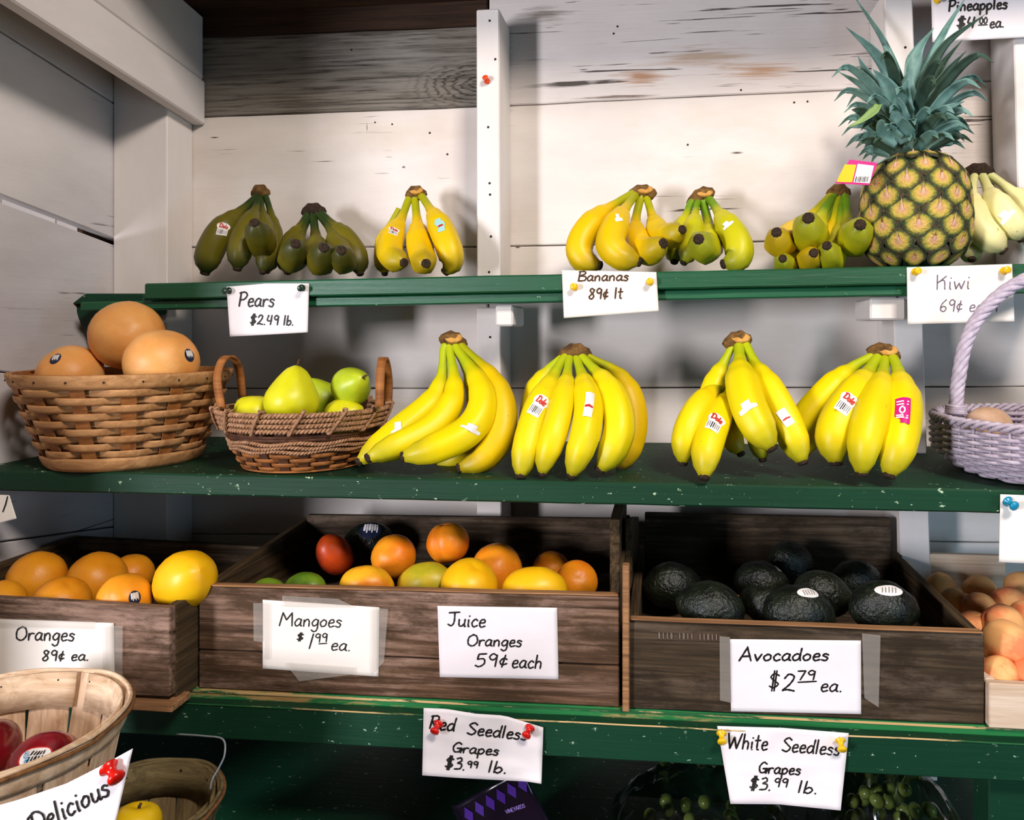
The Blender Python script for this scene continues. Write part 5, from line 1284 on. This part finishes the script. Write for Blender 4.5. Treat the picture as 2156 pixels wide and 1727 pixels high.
s.text('White', 1530, 1576, 1615, 1580, 32, 3.6).text('Seedless', 1646, 1582, 1766, 1591, 29, 3.6).text('Grapes', 1596, 1628, 1684, 1632, 23, 3.6).text('$3.', 1577, 1662, 1620, 1665, 26, 3.6).text('99', 1628, 1657, 1656, 1658, 18, 3.2).text('lb.', 1678, 1669, 1717, 1672, 25, 3.6)
pin('yellow pin at the left of the white grapes sign', 1519, 1541, YF-.004, M_piny, (.0, -1, -.65), 1.1); pin('yellow pin at the right of the white grapes sign', 1768, 1556, YF-.004, M_piny, (.05, -1, -.75), 1.1)
s = Sign('blank white card with a teal pin at the right edge', [(2106, 1041), (2240, 1046)], [(2103, 1184), (2240, 1190)], 1.049, lambda a, b: .004*b, M_card, seed=11)
pin('teal pin in the blank card at the right edge', 2119, 1054, 1.046, M_pinb, (.35, -1, -.35), 1.2)
s = Sign('scrap of white paper with a pen stroke under the middle shelf at left', [(-40, 1040), (20, 1043)], [(-40, 1112), (35, 1092)], 1.046, lambda a, b: .02*b, M_card, seed=12)
s.line([(16, 1046), (12, 1062), (6, 1078)], 3)
ydel = lambda a, b: .004*b
s = Sign('white sign reading Delicious hanging off the red apple basket', [(-60, 1712), (40, 1684), (140, 1650), (215, 1612), (280, 1576)], [(-60, 1860), (60, 1850), (140, 1850), (190, 1850), (216, 1850)], .606, lambda a, b: -.0+.004*b, seed=13, crease=.003)
s.text('Delicious', 70, 1760, 230, 1674, 42, 5.0, slant=.25)
pin('big red pin holding the delicious sign to the basket', 226, 1612, .600, M_pinr, (1.7, -.75, -.9), 1.3)
pin('orange red pin stuck alone high on the middle post', 1026, 172, YP-.0008, M_pino, (-.12, -1, .35))

# ================================================================ produce bags on the lowest shelf
M_film, nt, b = newmat('clear_plastic_film', .12, .6)
tr = nd(nt, 'ShaderNodeBsdfTransparent'); tr.inputs[0].default_value = (.86, .90, .88, 1)
gl = nd(nt, 'ShaderNodeBsdfGlossy'); gl.inputs['Roughness'].default_value = .14; gl.inputs[0].default_value = (.9, .95, 1, 1)
fr = nd(nt, 'ShaderNodeLayerWeight'); fr.inputs[0].default_value = .45
mxs = nd(nt, 'ShaderNodeMixShader'); nt.links.new(fr.outputs['Fresnel'], mxs.inputs[0]); nt.links.new(tr.outputs[0], mxs.inputs[1]); nt.links.new(gl.outputs[0], mxs.inputs[2])
nt.links.new(mxs.outputs[0], nt.nodes['Material Output'].inputs[0])
M_grape = simple('pale_green_grape', '6c7a34', '8e9a4c', 60, .25, .5, sss=.1)
M_purple = simple('purple_bag_print', '4a2488', rough=.4)
M_dkbag, _n2, _b2 = newmat('dark_printed_film', .2, .5); _b2.inputs['Base Color'].default_value = srgb('140c1c')
M_lilac = simple('lilac_print', '8a70b8', rough=.5)
M_rgrape = simple('dark_red_grape', '2c1018', '481824', 60, .25, .5)
def film(name, u0, u1, vtop, vbot, Yf, Yb, seed, parent, hump):
    mb = MB(); nx, ny = 54, 30; vs, fs = [], []
    a, b = P(u0, vbot, Yf), P(u1, vbot, Yf)
    zt = P((u0+u1)/2, vtop, (Yf+Yb)/2).z
    for j in range(ny+1):
        for i in range(nx+1):
            s, t = i/nx, j/ny
            x = lerp(a.x, b.x, s); y = lerp(Yf, Yb, t)
            h = (sin(pi*s)**.45)*(sin(pi*min(1, t*1.0))**.5)
            w = noise.noise(Vector((s*6+seed, t*5, 0)))*.016+abs(noise.noise(Vector((s*15, t*11+seed, 3))))*.016+abs(noise.noise(Vector((s*30, t*24+seed, 5))))*.006
            z = ZG+.002+max(0, (zt-ZG)*h*hump+w*h)
            vs.append((x+.01*noise.noise(Vector((s*9, t*9, seed))), y, z))
    for j in range(ny):
        for i in range(nx): q = j*(nx+1)+i; fs.append((q, q+1, q+nx+2, q+nx+1))
    mb.add(vs, fs); return build(mb, name, M_film, parent, smooth=True)
def grape_heap(u0, u1, v, n, seed, label, Y0, Y1, mt=M_grape):
    r = random.Random(seed); placed = []; R = .0098
    tries = 0
    gm = bpy.data.meshes.new('grape'); vs, fs = ball(lambda d: Vector((d.x*R, d.y*R, d.z*R*1.15)), 16, 10)
    gm.from_pydata(vs, [], fs); gm.polygons.foreach_set('use_smooth', [True]*len(gm.polygons)); gm.materials.append(mt); gm.update()
    cx = P((u0+u1)/2, v, (Y0+Y1)/2).x; hw = (P(u1, v, (Y0+Y1)/2).x-P(u0, v, (Y0+Y1)/2).x)/2; zt = P((u0+u1)/2, v, (Y0+Y1)/2).z
    while len(placed) < n and tries < 9000:
        tries += 1
        x = cx+r.uniform(-hw, hw); y = r.uniform(Y0, Y1)
        top = ZG+.012+(zt-ZG-.03)*max(0, 1-((x-cx)/hw)**2)*max(0, 1-((y-(Y0+Y1)/2)/((Y1-Y0)/2))**2)**.5
        p = Vector((x, y, r.uniform(max(ZG+.0115, top-.03), top)))
        if all((p-q).length > .0185 for q in placed): placed.append(p)
    for p in placed:
        o = bpy.data.objects.new('grape', gm); col.objects.link(o); o.location = p; o.rotation_euler = (r.uniform(0, 3), r.uniform(0, 3), 0)
        tagged(o, label, 'grape', label)
bg1 = thing('grape_bag', 'clear plastic bag of white grapes right of the curled grapes sign', 'plastic bag', (P(1870, 1700, 1.14).x, 1.14, ZG))
film('film', 1745, 2075, 1612, 1800, 1.075, 1.24, 2.0, bg1, 1.0)
grape_heap(1770, 2010, 1632, 34, 5, 'pale green grape inside the clear bag right of the curled sign', 1.09, 1.22)
bg2 = thing('grape_bag', 'crumpled clear plastic bag left of the curled grapes sign', 'plastic bag', (P(1450, 1700, 1.14).x, 1.14, ZG))
film('film', 1285, 1690, 1622, 1800, 1.075, 1.24, 7.0, bg2, 1.0)
grape_heap(1330, 1640, 1690, 26, 9, 'pale green grape inside the crumpled bag left of the curled sign', 1.09, 1.22)
# purple diamond bag
pb = thing('grape_pouch', 'dark grape pouch with purple diamonds behind the torn sign', 'plastic bag', (P(1060, 1750, 1.06).x, 1.07, ZG))
def ypb(u, v): return 1.068+.004*noise.noise(Vector((u*.02, v*.02, 4)))-.010*sin(pi*max(0, min(1, (u-940)/260)))
cor = [(952, 1700), (1098, 1617), (1178, 1770), (1010, 1850)]
mb = MB(); vs, fs = [], []; n = 14
for side in (0, 1):
    for j in range(n+1):
        for i in range(n+1):
            s_, t_ = i/n, j/n
            u = lerp(lerp(cor[0][0], cor[1][0], s_), lerp(cor[3][0], cor[2][0], s_), t_); v = lerp(lerp(cor[0][1], cor[1][1], s_), lerp(cor[3][1], cor[2][1], s_), t_)
            p = P(u, v, ypb(u, v)+side*(.004+.03*sin(pi*s_)*t_)); p.z = max(p.z, ZG+.001); vs.append(p)
m2 = (n+1)**2
for j in range(n):
    for i in range(n): q = j*(n+1)+i; fs.append((q, q+n+1, q+n+2, q+1)); fs.append((m2+q, m2+q+1, m2+q+n+2, m2+q+n+1))
for i in range(n): fs.append((i, i+1, m2+i+1, m2+i)); q = n*(n+1)+i; fs.append((q+1, q, m2+q, m2+q+1)); q = i*(n+1); fs.append((q+n+1, q, m2+q, m2+q+n+1)); q += n; fs.append((q, q+n+1, m2+q+n+1, m2+q))
mb.add(vs, fs); po = build(mb, 'pouch', M_dkbag, pb)
d = Vector((146, -83)).normalized(); nn = Vector((-d.y, d.x))
if nn.y < 0: nn = -nn
for i in range(6):
    c = Vector((965, 1706))+d*(14+26*i)+nn*20
    q = [c-nn*19, c+d*10, c+nn*19, c-d*10]
    mb = MB(); mb.add([P(p.x, p.y, ypb(p.x, p.y)-.0012) for p in q], [(0, 3, 2, 1)]); build(mb, 'diamond', M_purple, po)
mb = MB(); ribbons(mb, strokes('VINEYARDS', 1066, 1714, 1106, 1700, 8), 1.4, lambda u, v: P(u, v, ypb(u, v)-.0015)); build(mb, 'lettering', M_lilac, po)
